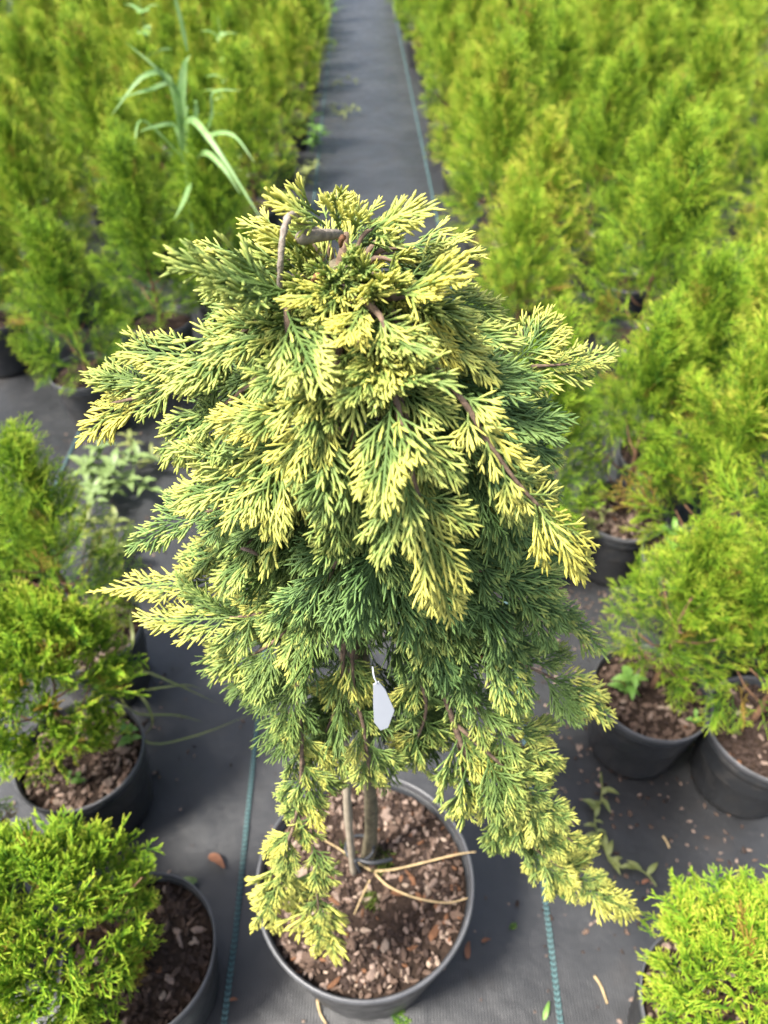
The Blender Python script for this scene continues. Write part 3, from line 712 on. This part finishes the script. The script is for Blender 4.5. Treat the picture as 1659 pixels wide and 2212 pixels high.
def moss_patch(parent, x, y, z, rad, count, seed):
    q = np.random.default_rng(seed); mb = MB()
    for k in range(count):
        a = q.uniform(0, 6.3); d = rad * math.sqrt(q.uniform()); p = np.array((x + d * math.cos(a), y + d * math.sin(a), z))
        h = q.uniform(.006, .014); t2 = np.array((q.normal(0, .004), q.normal(0, .004), h)); s = np.array((math.cos(a + 1), math.sin(a + 1), 0)) * .0016
        mb.add([p - s, p + s, p + t2], [(0, 1, 2)])
    o = link('moss', mb.mesh('moss', M['moss'], False), parent); tag(o, kind='stuff')
moss_patch(jsoil, .018, .030, SOIL_Z + .004, .022, 240, 1); moss_patch(jsoil, .01, -.03, SOIL_Z + .005, .013, 110, 2); moss_patch(jsoil, -.03, .045, SOIL_Z + .004, .012, 80, 3)

# ------------------------------------------------------------------ thuja crowns
def thuja_spray(seed, L=.09, fine=1.0, sides=3, thick=1.0, knob=0, flat=.6, tl=.022):
    r = np.random.default_rng(seed); mb = MB(); Zv = np.array((0, 0, 1.0))
    def put(p, d, l, bend, rad, n, t0=0.0):
        t = np.linspace(0, 1, n)[:, None]; pts = p + d * t * l + bend * t * t * l
        tip = np.clip(t0 + (1 - t0) * (1 - (1 - t[:, 0]) * l / tl), 0, 1)
        tube(mb, pts, thick * rad * np.where(t[:, 0] > .95, .5, 1 - .1 * t[:, 0]), sides, tip, None, 0, Zv, flat, cap=False)
        return pts
    ax = put(np.zeros(3), np.array((1, 0, 0.)), L, np.array((0, r.normal(0, .15), r.normal(0, .1))), .0013, 7)
    sgn = 1; s = .010
    while s < L * .96:
        u = s / L; i = min(5, int(u * 6)); T = nrm(ax[i + 1] - ax[i]); p = ax[i] + (ax[i + 1] - ax[i]) * (u * 6 - i); S = np.array((-T[1], T[0], 0))
        l1 = (L * (.55 - .12 * knob) * (1 - u) ** .8 + .007) * r.uniform(.7, 1.15); a = R(r.uniform(35, 55))
        p1 = put(p, nrm(T * math.cos(a) + S * sgn * math.sin(a) + Zv * r.normal(0, .22)), l1, T * .3, .00115, 4 if l1 > .02 else 3)
        if l1 > .014:
            g = 1
            for u2 in np.arange(.3, .95, .010 / fine / l1):
                i2 = min(len(p1) - 2, int(u2 * (len(p1) - 1))); T2 = nrm(p1[i2 + 1] - p1[i2]); S2 = nrm(np.cross(Zv, T2))
                w = u2 * (len(p1) - 1) - i2
                put(p1[i2] + (p1[i2 + 1] - p1[i2]) * w, nrm(T2 * .8 + S2 * g * .6 + Zv * r.normal(0, .3)), min(.018 - .008 * knob, (1 - u2) * l1 + .005) * r.uniform(.7, 1.1), T2 * .2, .00105, 3)
                g = -g
        s += .0085 / fine * r.uniform(.8, 1.2); sgn = -sgn
    return mb.arrays()

TS = [thuja_spray(700 + k, L=.085 + .008 * (k % 3)) for k in range(8)]
TSF = [thuja_spray(750 + k, L=.056 + .007 * (k % 3), fine=1.5, thick=1.12, knob=1, sides=4, flat=.85, tl=.012) for k in range(6)]

def stamp(mb, lib, q, base, d, s, fade, brown):
    v, f, tp_, bw = lib[q.integers(len(lib))]
    d = nrm(d); up = np.array((0, 0, 1.0)); side = nrm(np.cross(up, d)) if abs(d[2]) < .97 else np.array((1.0, 0, 0))
    th = q.uniform(0, math.pi); pl = nrm(side * math.cos(th) + np.cross(d, side) * math.sin(th)); zz = np.cross(d, pl)
    mb.add((v * s) @ np.stack([d, pl, zz]) + base, f, tp_ * fade, np.full(len(v), .8 if q.random() < brown else 0.0))

def thuja_crown(seed, H=.46, Rm=.135, count=210, lib=TS, full=.32, taper=.9, plumes=11, brown=.02, gap=.026, shell=90, cap=1.0):
    """ascending plumes round a leader, each a spindle of flat sprays; z=0 at the soil"""
    q = np.random.default_rng(seed); mb = MB()
    n = 0
    for k in range(plumes + 1):
        if k == plumes: P = spline([(0, 0, .05), (q.normal(0, .01), q.normal(0, .01), H * .6), (q.normal(0, .012), q.normal(0, .012), H * .93)], 20); w = .055
        else:
            u = k / (plumes - 1) if plumes > 1 else 0
            az = k * 2.39996 + q.normal(0, .25); e = np.array((math.cos(az), math.sin(az), 0))
            z0 = .015 + u * H * .40; z1 = z0 + H * (.26 + .22 * q.random() + .10 * u)
            z1 = min(z1, H * .97); uu = z1 / H
            rad = Rm * (1.0 if uu < full else max(.14, 1 - (uu - full) / (1.02 - full)) ** taper) * q.uniform(.72, 1.0) - .02
            rad = max(.02, rad)
            P = spline([(0, 0, z0), e * rad * .75 + (0, 0, z0 + (z1 - z0) * .28), e * rad * 1.02 + (0, 0, z0 + (z1 - z0) * .68), e * rad + (q.normal(0, .01), q.normal(0, .01), z1)], 20); w = .046
        L = np.linalg.norm(np.diff(P, axis=0), axis=1).sum(); m = int((L * .86) / gap * 2.1)
        for i in range(m):
            u = .14 + .86 * (i + q.random()) / m; x = u * 18.99; a = int(x); p = P[a] + (P[a + 1] - P[a]) * (x - a); T = nrm(P[a + 1] - P[a])
            ph = i * 2.4 + q.normal(0, .5); A = nrm(np.cross(T, (0.3, .2, 1.0))); B = np.cross(T, A); o = A * math.cos(ph) + B * math.sin(ph)
            rr = p.copy(); rr[2] = 0; rr = rr / max(.02, np.linalg.norm(rr))
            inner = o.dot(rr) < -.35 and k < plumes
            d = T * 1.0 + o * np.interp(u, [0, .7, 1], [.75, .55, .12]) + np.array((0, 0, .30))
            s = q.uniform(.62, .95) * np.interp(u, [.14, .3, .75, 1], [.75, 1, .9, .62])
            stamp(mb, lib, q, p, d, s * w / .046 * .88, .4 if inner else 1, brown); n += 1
    for k in range(shell):                           # outer coat of sprays, from the low skirt to the tip
        u = ((k + q.random()) / shell) ** cap; az = k * 2.39996 + q.normal(0, .2); e = np.array((math.cos(az), math.sin(az), 0)); z = .015 + u * H * .88; uu = z / H
        rad = Rm * min(1, .62 + uu * 1.4) * (1.0 if uu < full else max(.10, 1 - (uu - full) / (1.02 - full)) ** taper) * q.uniform(.78, 1.04)
        el = R(np.interp(u, [0, .2, .6, 1], [2, 30, 52, 80]) + q.normal(0, 12)); s = q.uniform(.75, 1.1)
        d = e * math.cos(el) + np.array((q.normal(0, .12), q.normal(0, .12), math.sin(el)))
        stamp(mb, lib, q, e * max(.0, rad - .07 * s * math.cos(el)) + (0, 0, z - .03 * math.sin(el)), d, s, 1, brown)
    return mb.mesh('crown', M['thuja'], True, True)

def thuja_stem(H, seed):
    q = np.random.default_rng(seed); mb = MB()
    tube(mb, spline([(0, 0, -.02), (.004, .003, H * .3), (-.003, .002, H * .6), (0, 0, H * .8)], 9), np.linspace(.0075, .002, 9), 6)
    for k in range(9):
        a = k * 2.4; z = .03 + k * H * .07; e = np.array((math.cos(a), math.sin(a), 0))
        tube(mb, [np.array((0, 0, z)), e * .04 + (0, 0, z + .02), e * .075 + (0, 0, z + .06)], [.003, .0022, .0012], 4)
    return mb.mesh('stem', M['thuja_bark'])

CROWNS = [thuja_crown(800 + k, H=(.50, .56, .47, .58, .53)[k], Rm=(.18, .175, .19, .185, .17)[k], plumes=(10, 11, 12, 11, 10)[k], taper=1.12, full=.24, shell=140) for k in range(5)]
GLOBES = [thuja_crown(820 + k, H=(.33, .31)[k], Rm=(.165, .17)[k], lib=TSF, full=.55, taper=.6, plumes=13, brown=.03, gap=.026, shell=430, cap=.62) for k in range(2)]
STEM = [thuja_stem(.34, 1), thuja_stem(.24, 2)]
ORD = ['zeroth', 'first', 'second', 'third', 'fourth', 'fifth', 'sixth', 'seventh', 'eighth', 'ninth', 'tenth', 'eleventh', 'twelfth', 'thirteenth', 'fourteenth', 'fifteenth', 'sixteenth',
       'seventeenth', 'eighteenth', 'nineteenth', 'twentieth', 'twenty-first', 'twenty-second', 'twenty-third', 'twenty-fourth', 'twenty-fifth', 'twenty-sixth', 'twenty-seventh', 'twenty-eighth', 'twenty-ninth'] + ['thirtieth'] + ['thirty-' + w for w in ('first', 'second', 'third', 'fourth', 'fifth', 'sixth', 'seventh', 'eighth', 'ninth')]
tr = random.Random(21)
def potted_thuja(x, y, crown, label, group, scale=1.0, lean=(0, 0), lime=.5, chips=0, off=(0, 0), lift=0.0, tall=1.0):
    t = thing('potted_thuja', (x, y, 0), label, 'potted thuja', group)
    pm, rm = SMALL[tr.randrange(3)]
    p = link('pot', pm, t); link('rim', rm, p); p.rotation_euler.z = tr.uniform(0, 6.3)
    so = link('soil', SOILS[tr.randrange(2)], t); so.location.z = POT_H - .022; so.rotation_euler.z = tr.uniform(0, 6.3)
    if chips is not None:
        for _ in range(2):
            mu = link('fine_mulch', MULCH_D[tr.randrange(3)], so); mu.location.z = .005; mu.rotation_euler.z = tr.uniform(0, 6.3); tag(mu, kind='stuff')
        if chips: scatter_chips(so, POT_R * .88, .002, chips, .0078, tr.randrange(999))
    st = link('stem', STEM[1 if crown in GLOBES else 0], t); st.location = (off[0] * .3, off[1] * .3, POT_H - .02)
    c = link('crown', crown, t); c.location = (off[0], off[1], POT_H - .015 + lift); c.rotation_euler = (lean[0], lean[1], tr.uniform(0, 6.3)); c.scale = (scale, scale, scale * tall)
    c.color = (lime, 0, 0, 1)
    return t

GL, GR = 'golden thujas in the left bed', 'golden thujas in the right bed'
def pix(x, y): p = at_z(x, y, POT_H); return p.x, p.y
near = [
    (pix(300, 2055), GLOBES[0], 'rounded golden thuja filling the bottom left corner, pot rim showing on its right', GL, dict(chips=60, scale=.92, off=(-.085, .0), lime=.58, lean=(0, -.12))),
    (pix(172, 1625), GLOBES[1], 'golden thuja in the pot above the bottom left corner, front soil bare', GL, dict(chips=60, scale=.90, off=(-.035, .035), lime=.60, lift=.03, tall=1.18)),
    (pix(190, 1355), CROWNS[0], 'golden thuja at the left edge behind the pot with grass blades', GL, dict(chips=40, scale=.92, off=(-.05, .02), lime=.54, lean=(0, -.10), lift=.02)),
    (pix(185, 800), CROWNS[2], 'green thuja at the front of the left bed, bare mat before its pot', GL, dict(chips=None, scale=1.06, lime=.44, lift=.0)),
    (pix(1410, 1490), CROWNS[2], 'golden thuja on the right with a leafy weed growing in its pot', GR, dict(chips=60, scale=.80, off=(.03, .06), lime=.56, lift=.03)),
    (pix(1660, 1570), CROWNS[0], 'golden thuja cut by the right edge, pot wall shining grey blue', GR, dict(chips=50, scale=.92, off=(-.045, .08), lime=.55, lift=.02)),
    (pix(1560, 2185), GLOBES[0], 'rounded golden thuja filling the bottom right corner', GR, dict(chips=20, scale=.84, off=(.0, .0), lime=.60)),
    (pix(1345, 1100), CROWNS[2], 'golden thuja right of the juniper with wide bare soil in its pot', GR, dict(chips=50, scale=.96, lime=.54, off=(0, .05), lift=.07)),
    (pix(1428, 985), CROWNS[4], 'golden thuja directly behind the bare soil pot on the right', GR, dict(chips=20, scale=1.1, lime=.5)),
    (pix(1495, 1205), CROWNS[3], 'golden thuja on the right whose pale pot wall catches the light', GR, dict(chips=20, scale=1.18, off=(.03, .03), lime=.62)),
    (pix(1128, 1118), CROWNS[3], 'golden thuja half hidden directly behind the juniper on its right', GR, dict(chips=20, scale=1.0, lime=.5)),
    ((.82, .93), CROWNS[1], 'golden thuja at the right edge behind the grey blue pot', GR, dict(chips=None, scale=1.42, lime=.66)),
    (pix(345, 690), CROWNS[4], 'green thuja second along the front of the left bed', GL, dict(chips=None, scale=1.18, lime=.45)),
    (pix(490, 640), CROWNS[0], 'green thuja third along the front of the left bed, next to the juniper', GL, dict(chips=None, scale=1.18, lime=.48)),
    ((-.68, .40), GLOBES[1], 'dark thuja low at the left edge under the corner thuja', GL, dict(chips=None, scale=.85, lime=.35)),
    ((-.86, 1.10), GLOBES[0], 'small thuja cut by the left edge below the leafy ground weeds', GL, dict(chips=None, scale=.68, lime=.5)),
]
for (x, y), cr, lab, g, kw in near: potted_thuja(x, y, cr, lab, g, **kw)

def in_view(x, y, m=.35):
    return abs(x) < .50 * (y * math.cos(PITCH) + (CAM_H - .4) * math.sin(PITCH)) + m
def path_l(y): return -.60 - max(0, y - 4) * .030
def path_r(y): return .43 - max(0, y - 3) * .022
nbed = 0
for side, g in ((-1, GL), (1, GR)):
    row = 0; y = 2.25 if side < 0 else 1.66
    while y < 13:
        row += 1
        ncol = 16 if y < 8.2 else 2
        for c in range(ncol):
            sp = .345 if side < 0 else .42
            x = (path_l(y) if side < 0 else path_r(y)) + side * (sp * c + (.12 if row % 2 else 0))
            x += tr.uniform(-.05, .05); yy = y + tr.uniform(-.06, .06)
            if side < 0 and row <= 2 and yy < 2.75 and (abs(x + .936) < .20 or x > -.95): continue
            if side > 0 and row <= 2 and (x - .72) ** 2 + (yy - 1.676) ** 2 < .05: continue
            if not in_view(x, yy): continue
            lab = f"golden thuja in the {'left' if side < 0 else 'right'} bed, {ORD[row]} row back, {ORD[c + 1]} from the path"
            sc = tr.uniform(.82, 1.20) * (1.12 if side < 0 else 1.26) * (.96 if row < 3 else 1)
            potted_thuja(x, yy, CROWNS[tr.randrange(5)], lab, g, scale=sc, lean=(tr.uniform(-.07, .07), tr.uniform(-.07, .07)), lime=(tr.uniform(.42, .78) if side < 0 else tr.uniform(.46, .82)), chips=0 if c == 0 else None)
            nbed += 1
        y += (.40 if side < 0 else .46) if y < 8.2 else .44
print('bed thujas', nbed)

# ------------------------------------------------------------------ weeds and litter
def blade_mesh(name, pts, width, mat, fold=.25, n=14, pn=(0, -1, .6), tipw=.03, basew=.45):
    """a folded strap leaf"""
    P = spline(pts, n); T = np.gradient(P, axis=0); T /= np.linalg.norm(T, axis=1)[:, None]
    S = np.cross(T, np.array(pn, float)); S /= np.linalg.norm(S, axis=1)[:, None] + 1e-9
    Nn = np.cross(S, T); t = np.linspace(0, 1, n)
    w = width * np.interp(t, [0, .25, .6, 1], [basew, 1, .8, tipw])[:, None]
    V = np.stack([P - S * w + Nn * w * fold, P, P + S * w + Nn * w * fold], 1).reshape(-1, 3)
    mb = MB(); f = []
    for i in range(n - 1):
        b = i * 3; f += [(b, b + 1, b + 4, b + 3), (b + 1, b + 2, b + 5, b + 4)]
    mb.add(V, f); return mb.mesh(name, mat)

# tall grass standing in the left bed
GY = 2.55
gl = at_y(410, 470, GY); gl.z = .0
gr = thing('tall_grass', (gl.x, GY, 0), 'tall pale green grass weed arching over the left bed', 'grass weed')
def G(x, y, Y): return np.array(at_y(x, y, Y - .45)) - np.array(gr.location)
mb = MB(); tube(mb, spline([(0, 0, 0), (0, 0, .35), G(400, 340, GY + .45), G(405, 230, GY + .43)], 12), np.linspace(.006, .003, 12), 6)
link('stalk', mb.mesh('stalk', M['grass']), gr)
for pts, w in (([(402, 370, 3.0), (392, 250, 2.96), (398, 150, 2.94), (412, 118, 2.9)], .020), ([(400, 300, 3.0), (385, 210, 2.9), (340, 150, 2.85), (270, 90, 2.85)], .008),
               ([(398, 330, 3.0), (370, 180, 2.9), (310, 165, 2.8), (240, 250, 2.75)], .012), ([(398, 330, 3.0), (380, 190, 2.9), (320, 195, 2.8), (250, 215, 2.7)], .010),
               ([(400, 330, 3.0), (410, 260, 2.9), (460, 310, 2.75), (575, 490, 2.6)], .014), ([(405, 350, 3.0), (440, 300, 2.9), (500, 290, 2.8), (550, 350, 2.7)], .009),
               ([(398, 360, 3.0), (380, 275, 2.9), (330, 275, 2.8), (300, 285, 2.75)], .009), ([(410, 370, 3.0), (440, 330, 2.85), (480, 360, 2.7), (520, 420, 2.65)], .011),
               ([(400, 420, 3.0), (410, 400, 2.85), (395, 440, 2.7), (375, 475, 2.6)], .011), ([(405, 360, 3.0), (455, 260, 2.95), (460, 200, 2.9), (520, 195, 2.85)], .007),
               ([(405, 110, 2.95), (395, 60, 2.9), (380, 0, 2.85), (365, -40, 2.85)], .009), ([(408, 340, 3.0), (420, 270, 2.95), (425, 225, 2.9), (415, 215, 2.85)], .013),
               ([(395, 340, 3.0), (310, 260, 2.9), (290, 310, 2.8), (275, 370, 2.75)], .004)):
    link('blade', blade_mesh('blade', [G(*p) for p in pts], w * .82, M['grass']), gr)

def leafy_weed(name, loc, label, cat, stems, mat, group=None):
    """stems: list of (tip offset, lateral bow, number of leaf pairs, leaf length, leaf width)"""
    t = thing(name, loc, label, cat, group)
    q = np.random.default_rng(int(abs(loc[0]) * 1000 + abs(loc[1]) * 77))
    for off, bow, nl, ll, lw in stems:
        off = np.array(off, float); P = spline([(0, 0, 0), off * .5 + np.array(bow), off], 12)
        mb = MB(); tube(mb, P, np.linspace(.0022, .0010, 12), 5); st = link('stem', mb.mesh('stem', mat), t)
        for k in range(nl):
            u = .25 + .72 * k / max(1, nl - 1) if nl > 1 else 1
            p = P[int(u * 11)]
            for s in (0, math.pi):
                a = k * 1.57 + s + q.normal(0, .25); e = np.array((math.cos(a), math.sin(a), q.uniform(.05, .55)))
                sc = ll * q.uniform(.75, 1.1) * (1 - .35 * max(0, u - .6))
                link('leaf', blade_mesh('leaf', [p, p + e * sc * .5 + (0, 0, .004), p + e * sc - (0, 0, sc * .15)], lw * sc / ll, mat, .3, 7, (0, 0, 1), .02, .3), st)
    return t
def gp(x, y, z=0.0): return tuple(at_z(x, y, z))
leafy_weed('leafy_weed', gp(1350, 1500, POT_H - .015), 'bright green leafy weed in the pot right of the juniper', 'weed', [((-.005, -.005, .075), (0, 0, 0), 4, .036, .0085), ((.02, .01, .03), (0, 0, 0), 2, .02, .006)], M['weed'])
leafy_weed('leafy_weed', gp(1432, 1195, POT_H - .015), 'bright green weed shoot beside the pale lit pot wall', 'weed', [((.004, 0, .085), (0, 0, 0), 4, .042, .009)], M['weed'])
leafy_weed('leafy_weed', gp(1500, 1562, POT_H - .015), 'tiny green seedling at the front rim of the weedy right pot', 'seedling', [((-.004, .004, .022), (0, 0, 0), 2, .016, .005)], M['weed'])
leafy_weed('leafy_weed', gp(283, 1605, POT_H - .012), 'small blue-green weed at the right rim of a left pot', 'weed', [((.004, .0, .045), (0, 0, 0), 3, .030, .009)], M['weed'])
leafy_weed('leafy_weed', gp(175, 1690, POT_H - .012), 'small green seedling in front soil of a left pot', 'seedling', [((0, 0, .02), (0, 0, 0), 2, .014, .0055), ((-.02, .005, .015), (0, 0, 0), 2, .012, .005)], M['weed'])
leafy_weed('leafy_weed', gp(1265, 1180, POT_H - .03), 'thin green weed between the two pots behind the juniper', 'weed', [((-.02, .03, .10), (.01, 0, 0), 5, .03, .005), ((.03, .0, .12), (0, .01, 0), 5, .03, .005)], M['drygreen'])
# leafy mass lying on the mat to the left
leafy_weed('mat_weed', gp(230, 1080), 'pale leafy weed sprawling on the mat left of the juniper', 'weed',
           [((.10, .12, .06), (0, .02, .05), 7, .065, .011), ((-.06, .05, .09), (0, 0, .04), 6, .065, .012), ((.02, -.12, .08), (0, 0, .05), 7, .06, .012), ((.16, -.02, .05), (0, 0, .05), 7, .06, .011), ((-.02, .10, .13), (0, 0, .03), 6, .06, .011),
            ((.05, .02, .12), (0, 0, .03), 6, .06, .013)], M['pale'])
leafy_weed('mat_weed', gp(300, 1010), 'wilted olive weed on the mat behind the pale weed', 'weed', [((.16, .06, .03), (0, 0, .03), 8, .05, .006), ((.22, -.03, .03), (0, .02, .03), 8, .05, .006), ((-.05, .10, .05), (0, 0, .03), 6, .05, .008)], M['drygreen'])
leafy_weed('mat_weed', gp(240, 1210), 'weed clump between the left pots and the mat', 'weed', [((.03, .05, .11), (0, 0, .02), 6, .05, .009), ((-.04, .03, .13), (0, 0, .02), 6, .05, .009), ((.06, -.05, .09), (0, 0, .02), 5, .05, .01)], M['drygreen'])
lf = thing('fallen_leaf', gp(268, 1192, .02), 'broad pale green leaf lying on the mat by the left pots', 'leaf')
link('leaf_blade', blade_mesh('leaf_blade', [(-.035, -.03, 0), (0, .004, .018), (.04, .035, .012)], .013, M['pale'], .3, 9, (0, 0, 1), .05, .3), lf)
lf = thing('fallen_leaf', gp(330, 1290, .01), 'yellowish leaf fallen behind the left pot rim', 'leaf')
link('leaf_blade', blade_mesh('leaf_blade', [(-.03, .01, 0), (0, .01, .012), (.04, -.02, .004)], .016, M['drygreen'], .25, 9, (0, 0, 1), .05, .3), lf)
lf = thing('fallen_leaf', gp(405, 1912, .006), 'pale wilted leaf lying beside the bottom left pot', 'leaf')
link('leaf_blade', blade_mesh('leaf_blade', [(-.03, -.012, 0), (0, .0, .010), (.016, .008, .004)], .012, M['pale'], .2, 9, (0, 0, 1), .25, .3), lf)
lf = thing('fallen_leaf', gp(1180, 2183, .006), 'small green leaf on the mat near the bottom', 'leaf')
link('leaf_blade', blade_mesh('leaf_blade', [(-.006, -.012, 0), (0, .0, .004), (.006, .012, .002)], .004, M['weed'], .2, 9, (0, 0, 1), .15, .4), lf)

# grass between the left pots
gt = thing('grass_tuft', gp(255, 1500), 'thin grass blades reaching from between the left pots over the mat', 'grass weed')
def GT(x, y, z): return np.array(at_z(x, y, z)) - np.array(gt.location)
for pts, w in (([(255, 1500, .02), (300, 1452, .16), (380, 1478, .13), (470, 1520, .06)], .0030), ([(255, 1500, .02), (320, 1490, .15), (400, 1480, .12), (440, 1490, .08)], .0026), ([(255, 1500, .02), (290, 1540, .14), (380, 1545, .10), (440, 1560, .05)], .003),
               ([(260, 1500, .02), (310, 1600, .10), (420, 1590, .06), (560, 1535, .02)], .0028), ([(250, 1480, .02), (285, 1400, .2), (282, 1330, .22), (290, 1290, .2)], .0035), ([(250, 1500, .02), (300, 1500, .17), (330, 1560, .14), (300, 1600, .1)], .003)):
    link('blade', blade_mesh('blade', [GT(*p) for p in pts], w, M['drygreen'], .2, 14, (0, 0, 1)), gt)

# pulled weed strand on the mat, right
ps_ = thing('pulled_weed', gp(1290, 1760), 'wilted pulled weed strand lying on the mat right of the main pot', 'weed')
def PW(x, y, z): return np.array(at_z(x, y, z)) - np.array(ps_.location)
P = spline([PW(1298, 1668, .005), PW(1300, 1720, .015), PW(1285, 1775, .010), PW(1305, 1830, .006), PW(1325, 1868, .006), PW(1365, 1872, .006), PW(1400, 1890, .006), PW(1418, 1915, .004)], 40)
mb = MB(); tube(mb, P, .0016, 5); st = link('stem', mb.mesh('stem', M['drygreen']), ps_)
q = np.random.default_rng(4)
for k in list(range(4, 24)) + [29, 31, 33]:
    a = q.uniform(0, 6.3); e = np.array((math.cos(a), math.sin(a), q.uniform(0, .4))); l = q.uniform(.014, .034)
    link('leaf', blade_mesh('leaf', [P[k], P[k] + e * l * .5 + (0, 0, .003), P[k] + e * l * (1, 1, .2)], l * .17, M['drygreen'], .3, 7, (0, 0, 1), .05, .3), st)

# weed fringe along the left bed edge and litter on the path
leafy_weed('path_weed', gp(672, 330), 'leafy weed at the left bed edge beside the path', 'weed', [((.06, -.02, .16), (0, 0, .03), 6, .075, .016), ((.02, .10, .20), (0, 0, .03), 6, .07, .015), ((.10, .08, .09), (0, 0, .03), 5, .07, .016)], M['weed'])
leafy_weed('path_weed', gp(655, 410), 'shaded leafy weed low at the left bed corner by the path', 'weed', [((.04, -.02, .11), (0, 0, .03), 6, .06, .013), ((.08, .06, .13), (0, 0, .03), 6, .06, .013)], M['drygreen'])
leafy_weed('path_weed', gp(690, 90), 'grassy weed leaning over the far left path edge', 'weed', [((.12, -.1, .35), (0, 0, .1), 7, .16, .012), ((.2, .1, .25), (0, 0, .1), 6, .16, .012)], M['weed'])
leafy_weed('path_weed', gp(735, 250), 'wilted weed lying across the path', 'weed', [((.14, .03, .02), (0, .03, .03), 6, .07, .008), ((-.10, .10, .03), (0, 0, .03), 5, .07, .008), ((.05, -.14, .02), (0, 0, .02), 4, .09, .006)], M['drygreen'])
leafy_weed('path_weed', gp(715, 190), 'pulled weed with bent stem on the path farther up', 'weed', [((.22, .02, .03), (0, .04, .04), 6, .07, .009), ((.10, -.10, .03), (0, 0, .03), 4, .06, .008)], M['drygreen'])
leafy_weed('tall_weed', tuple(np.array(at_y(500, 330, 3.7)) * (1, 1, 0)), 'pale broadleaf weed standing between left bed thujas', 'weed', [((.02, .0, .88), (.01, 0, 0), 14, .11, .020)], M['grass'])
leafy_weed('tall_weed', tuple(np.array(at_y(362, 330, 3.9)) * (1, 1, 0)), 'pale broadleaf weed rising behind the tall grass', 'weed', [((.0, .0, .95), (.01, 0, 0), 14, .11, .022)], M['grass'])

def sprig(x, y, label, L=.05, rz=0):
    t = thing('fallen_sprig', gp(x, y, .004), label, 'sprig')
    v, f, tp_, bw = TSF[2]; mb = MB(); mb.add(v * (L / .09), f, tp_, bw); o = link('spray', mb.mesh('spray', M['thuja'], True, True), t); o.rotation_euler = (.3, .1, rz); o.color = (.38, 0, 0, 1)
sprig(1195, 1905, 'green thuja sprig on the mat below the longest right branch', .055, -.9)
sprig(835, 2188, 'green thuja sprig touching the bottom of the main pot', .05, -.4)
sprig(1098, 2010, 'small pale sprig on the mat right of the main pot', .025, .6)

for x, y, rz, s, lab in ((468, 1862, -.6, .020, 'orange dead leaf flake on the mat left of the main pot'), (1012, 2052, 1.4, .013, 'rust brown leaf flake right of the main pot'), (312, 1718, .3, .012, 'small orange flake by the left pot'),
                       (1050, 2032, .2, .008, 'tiny rust flake right of the pot rim'), (1395, 1905, .3, .008, 'pinkish flake at the end of the pulled weed'), (705, 1862, .3, .008, 'brown flake beside the main pot edge'), (505, 2160, 0, .007, 'brown speck by the left teal line near the bottom')):
    t = thing('leaf_flake', gp(x, y, .004), lab, 'leaf flake')
    link('flake_blade', blade_mesh('flake_blade', [(-s, 0, 0), (0, s * .15, s * .3), (s, 0, .002)], s * .42, M['deadleaf'], .25, 7, (0, 0, 1), .2, .4), t).rotation_euler.z = rz
for pts, lab in (([(1284, 2108), (1298, 2130), (1312, 2168)], 'dry curved grass stem near the bottom right'), ([(1432, 1806), (1440, 1818), (1446, 1832)], 'short dry stem on the mat at right'), ([(685, 2158), (692, 2190), (705, 2212)], 'thin pale stem below the main pot')):
    t = thing('fallen_straw', gp(*pts[1], .003), lab, 'dry stem')
    mb = MB(); tube(mb, spline([np.array(at_z(x, y, .003)) - np.array(t.location) for x, y in pts], 10), np.linspace(.0022, .0014, 10), 5); link('straw', mb.mesh('straw', M['straw']), t)

# scattered crumbs of bark and peat over the mat (uncountable)
q = np.random.default_rng(12)
spots = [(gp(x, y)[0], gp(x, y)[1], n, s) for x, y, n, s in ((260, 950, 60, .12), (1250, 1240, 90, .10), (1180, 1420, 90, .10), (1300, 1640, 60, .06), (1480, 1800, 50, .14), (330, 1600, 30, .12), (1440, 1980, 30, .10), (640, 860, 20, .1), (1600, 1780, 60, .08), (270, 1200, 40, .06), (1240, 1310, 60, .06))]
for k, cm in enumerate((CHIP_M[1], CHIP_M[0], CHIP_M[2])):
    mb = MB()
    for sx, sy, n, s in spots:
        for i in range(n // 2):
            v, f, _, _ = CHIP_MB[i % 5].arrays(); sz = q.uniform(.0015, .0048) * (1.4 if q.random() < .1 else 1)
            mb.add(v @ rot(q.uniform(-.3, .3), q.uniform(-.3, .3), q.uniform(0, 6.3)).T * sz + (q.normal(sx, s), q.normal(sy, s), sz * .2), f)
    for i in range(150):
        v, f, _, _ = CHIP_MB[i % 5].arrays(); sz = q.uniform(.0012, .0036)
        mb.add(v @ rot(q.uniform(-.3, .3), q.uniform(-.3, .3), q.uniform(0, 6.3)).T * sz + (q.uniform(-.9, .8), q.uniform(.25, 2.2), sz * .2), f)
    o = link('bark_crumbs', mb.mesh('bark_crumbs', cm, False)); tag(o, ('dark peat', 'brown bark', 'dull bark')[k] + ' crumbs scattered over the ground fabric', 'crumbs', kind='stuff')
print('objects', len(bpy.data.objects), 'tris', sum(sum(len(p.vertices) - 2 for p in me.polygons) if len(me.polygons) < 2000 else len(me.polygons) * 2 for me in bpy.data.meshes))
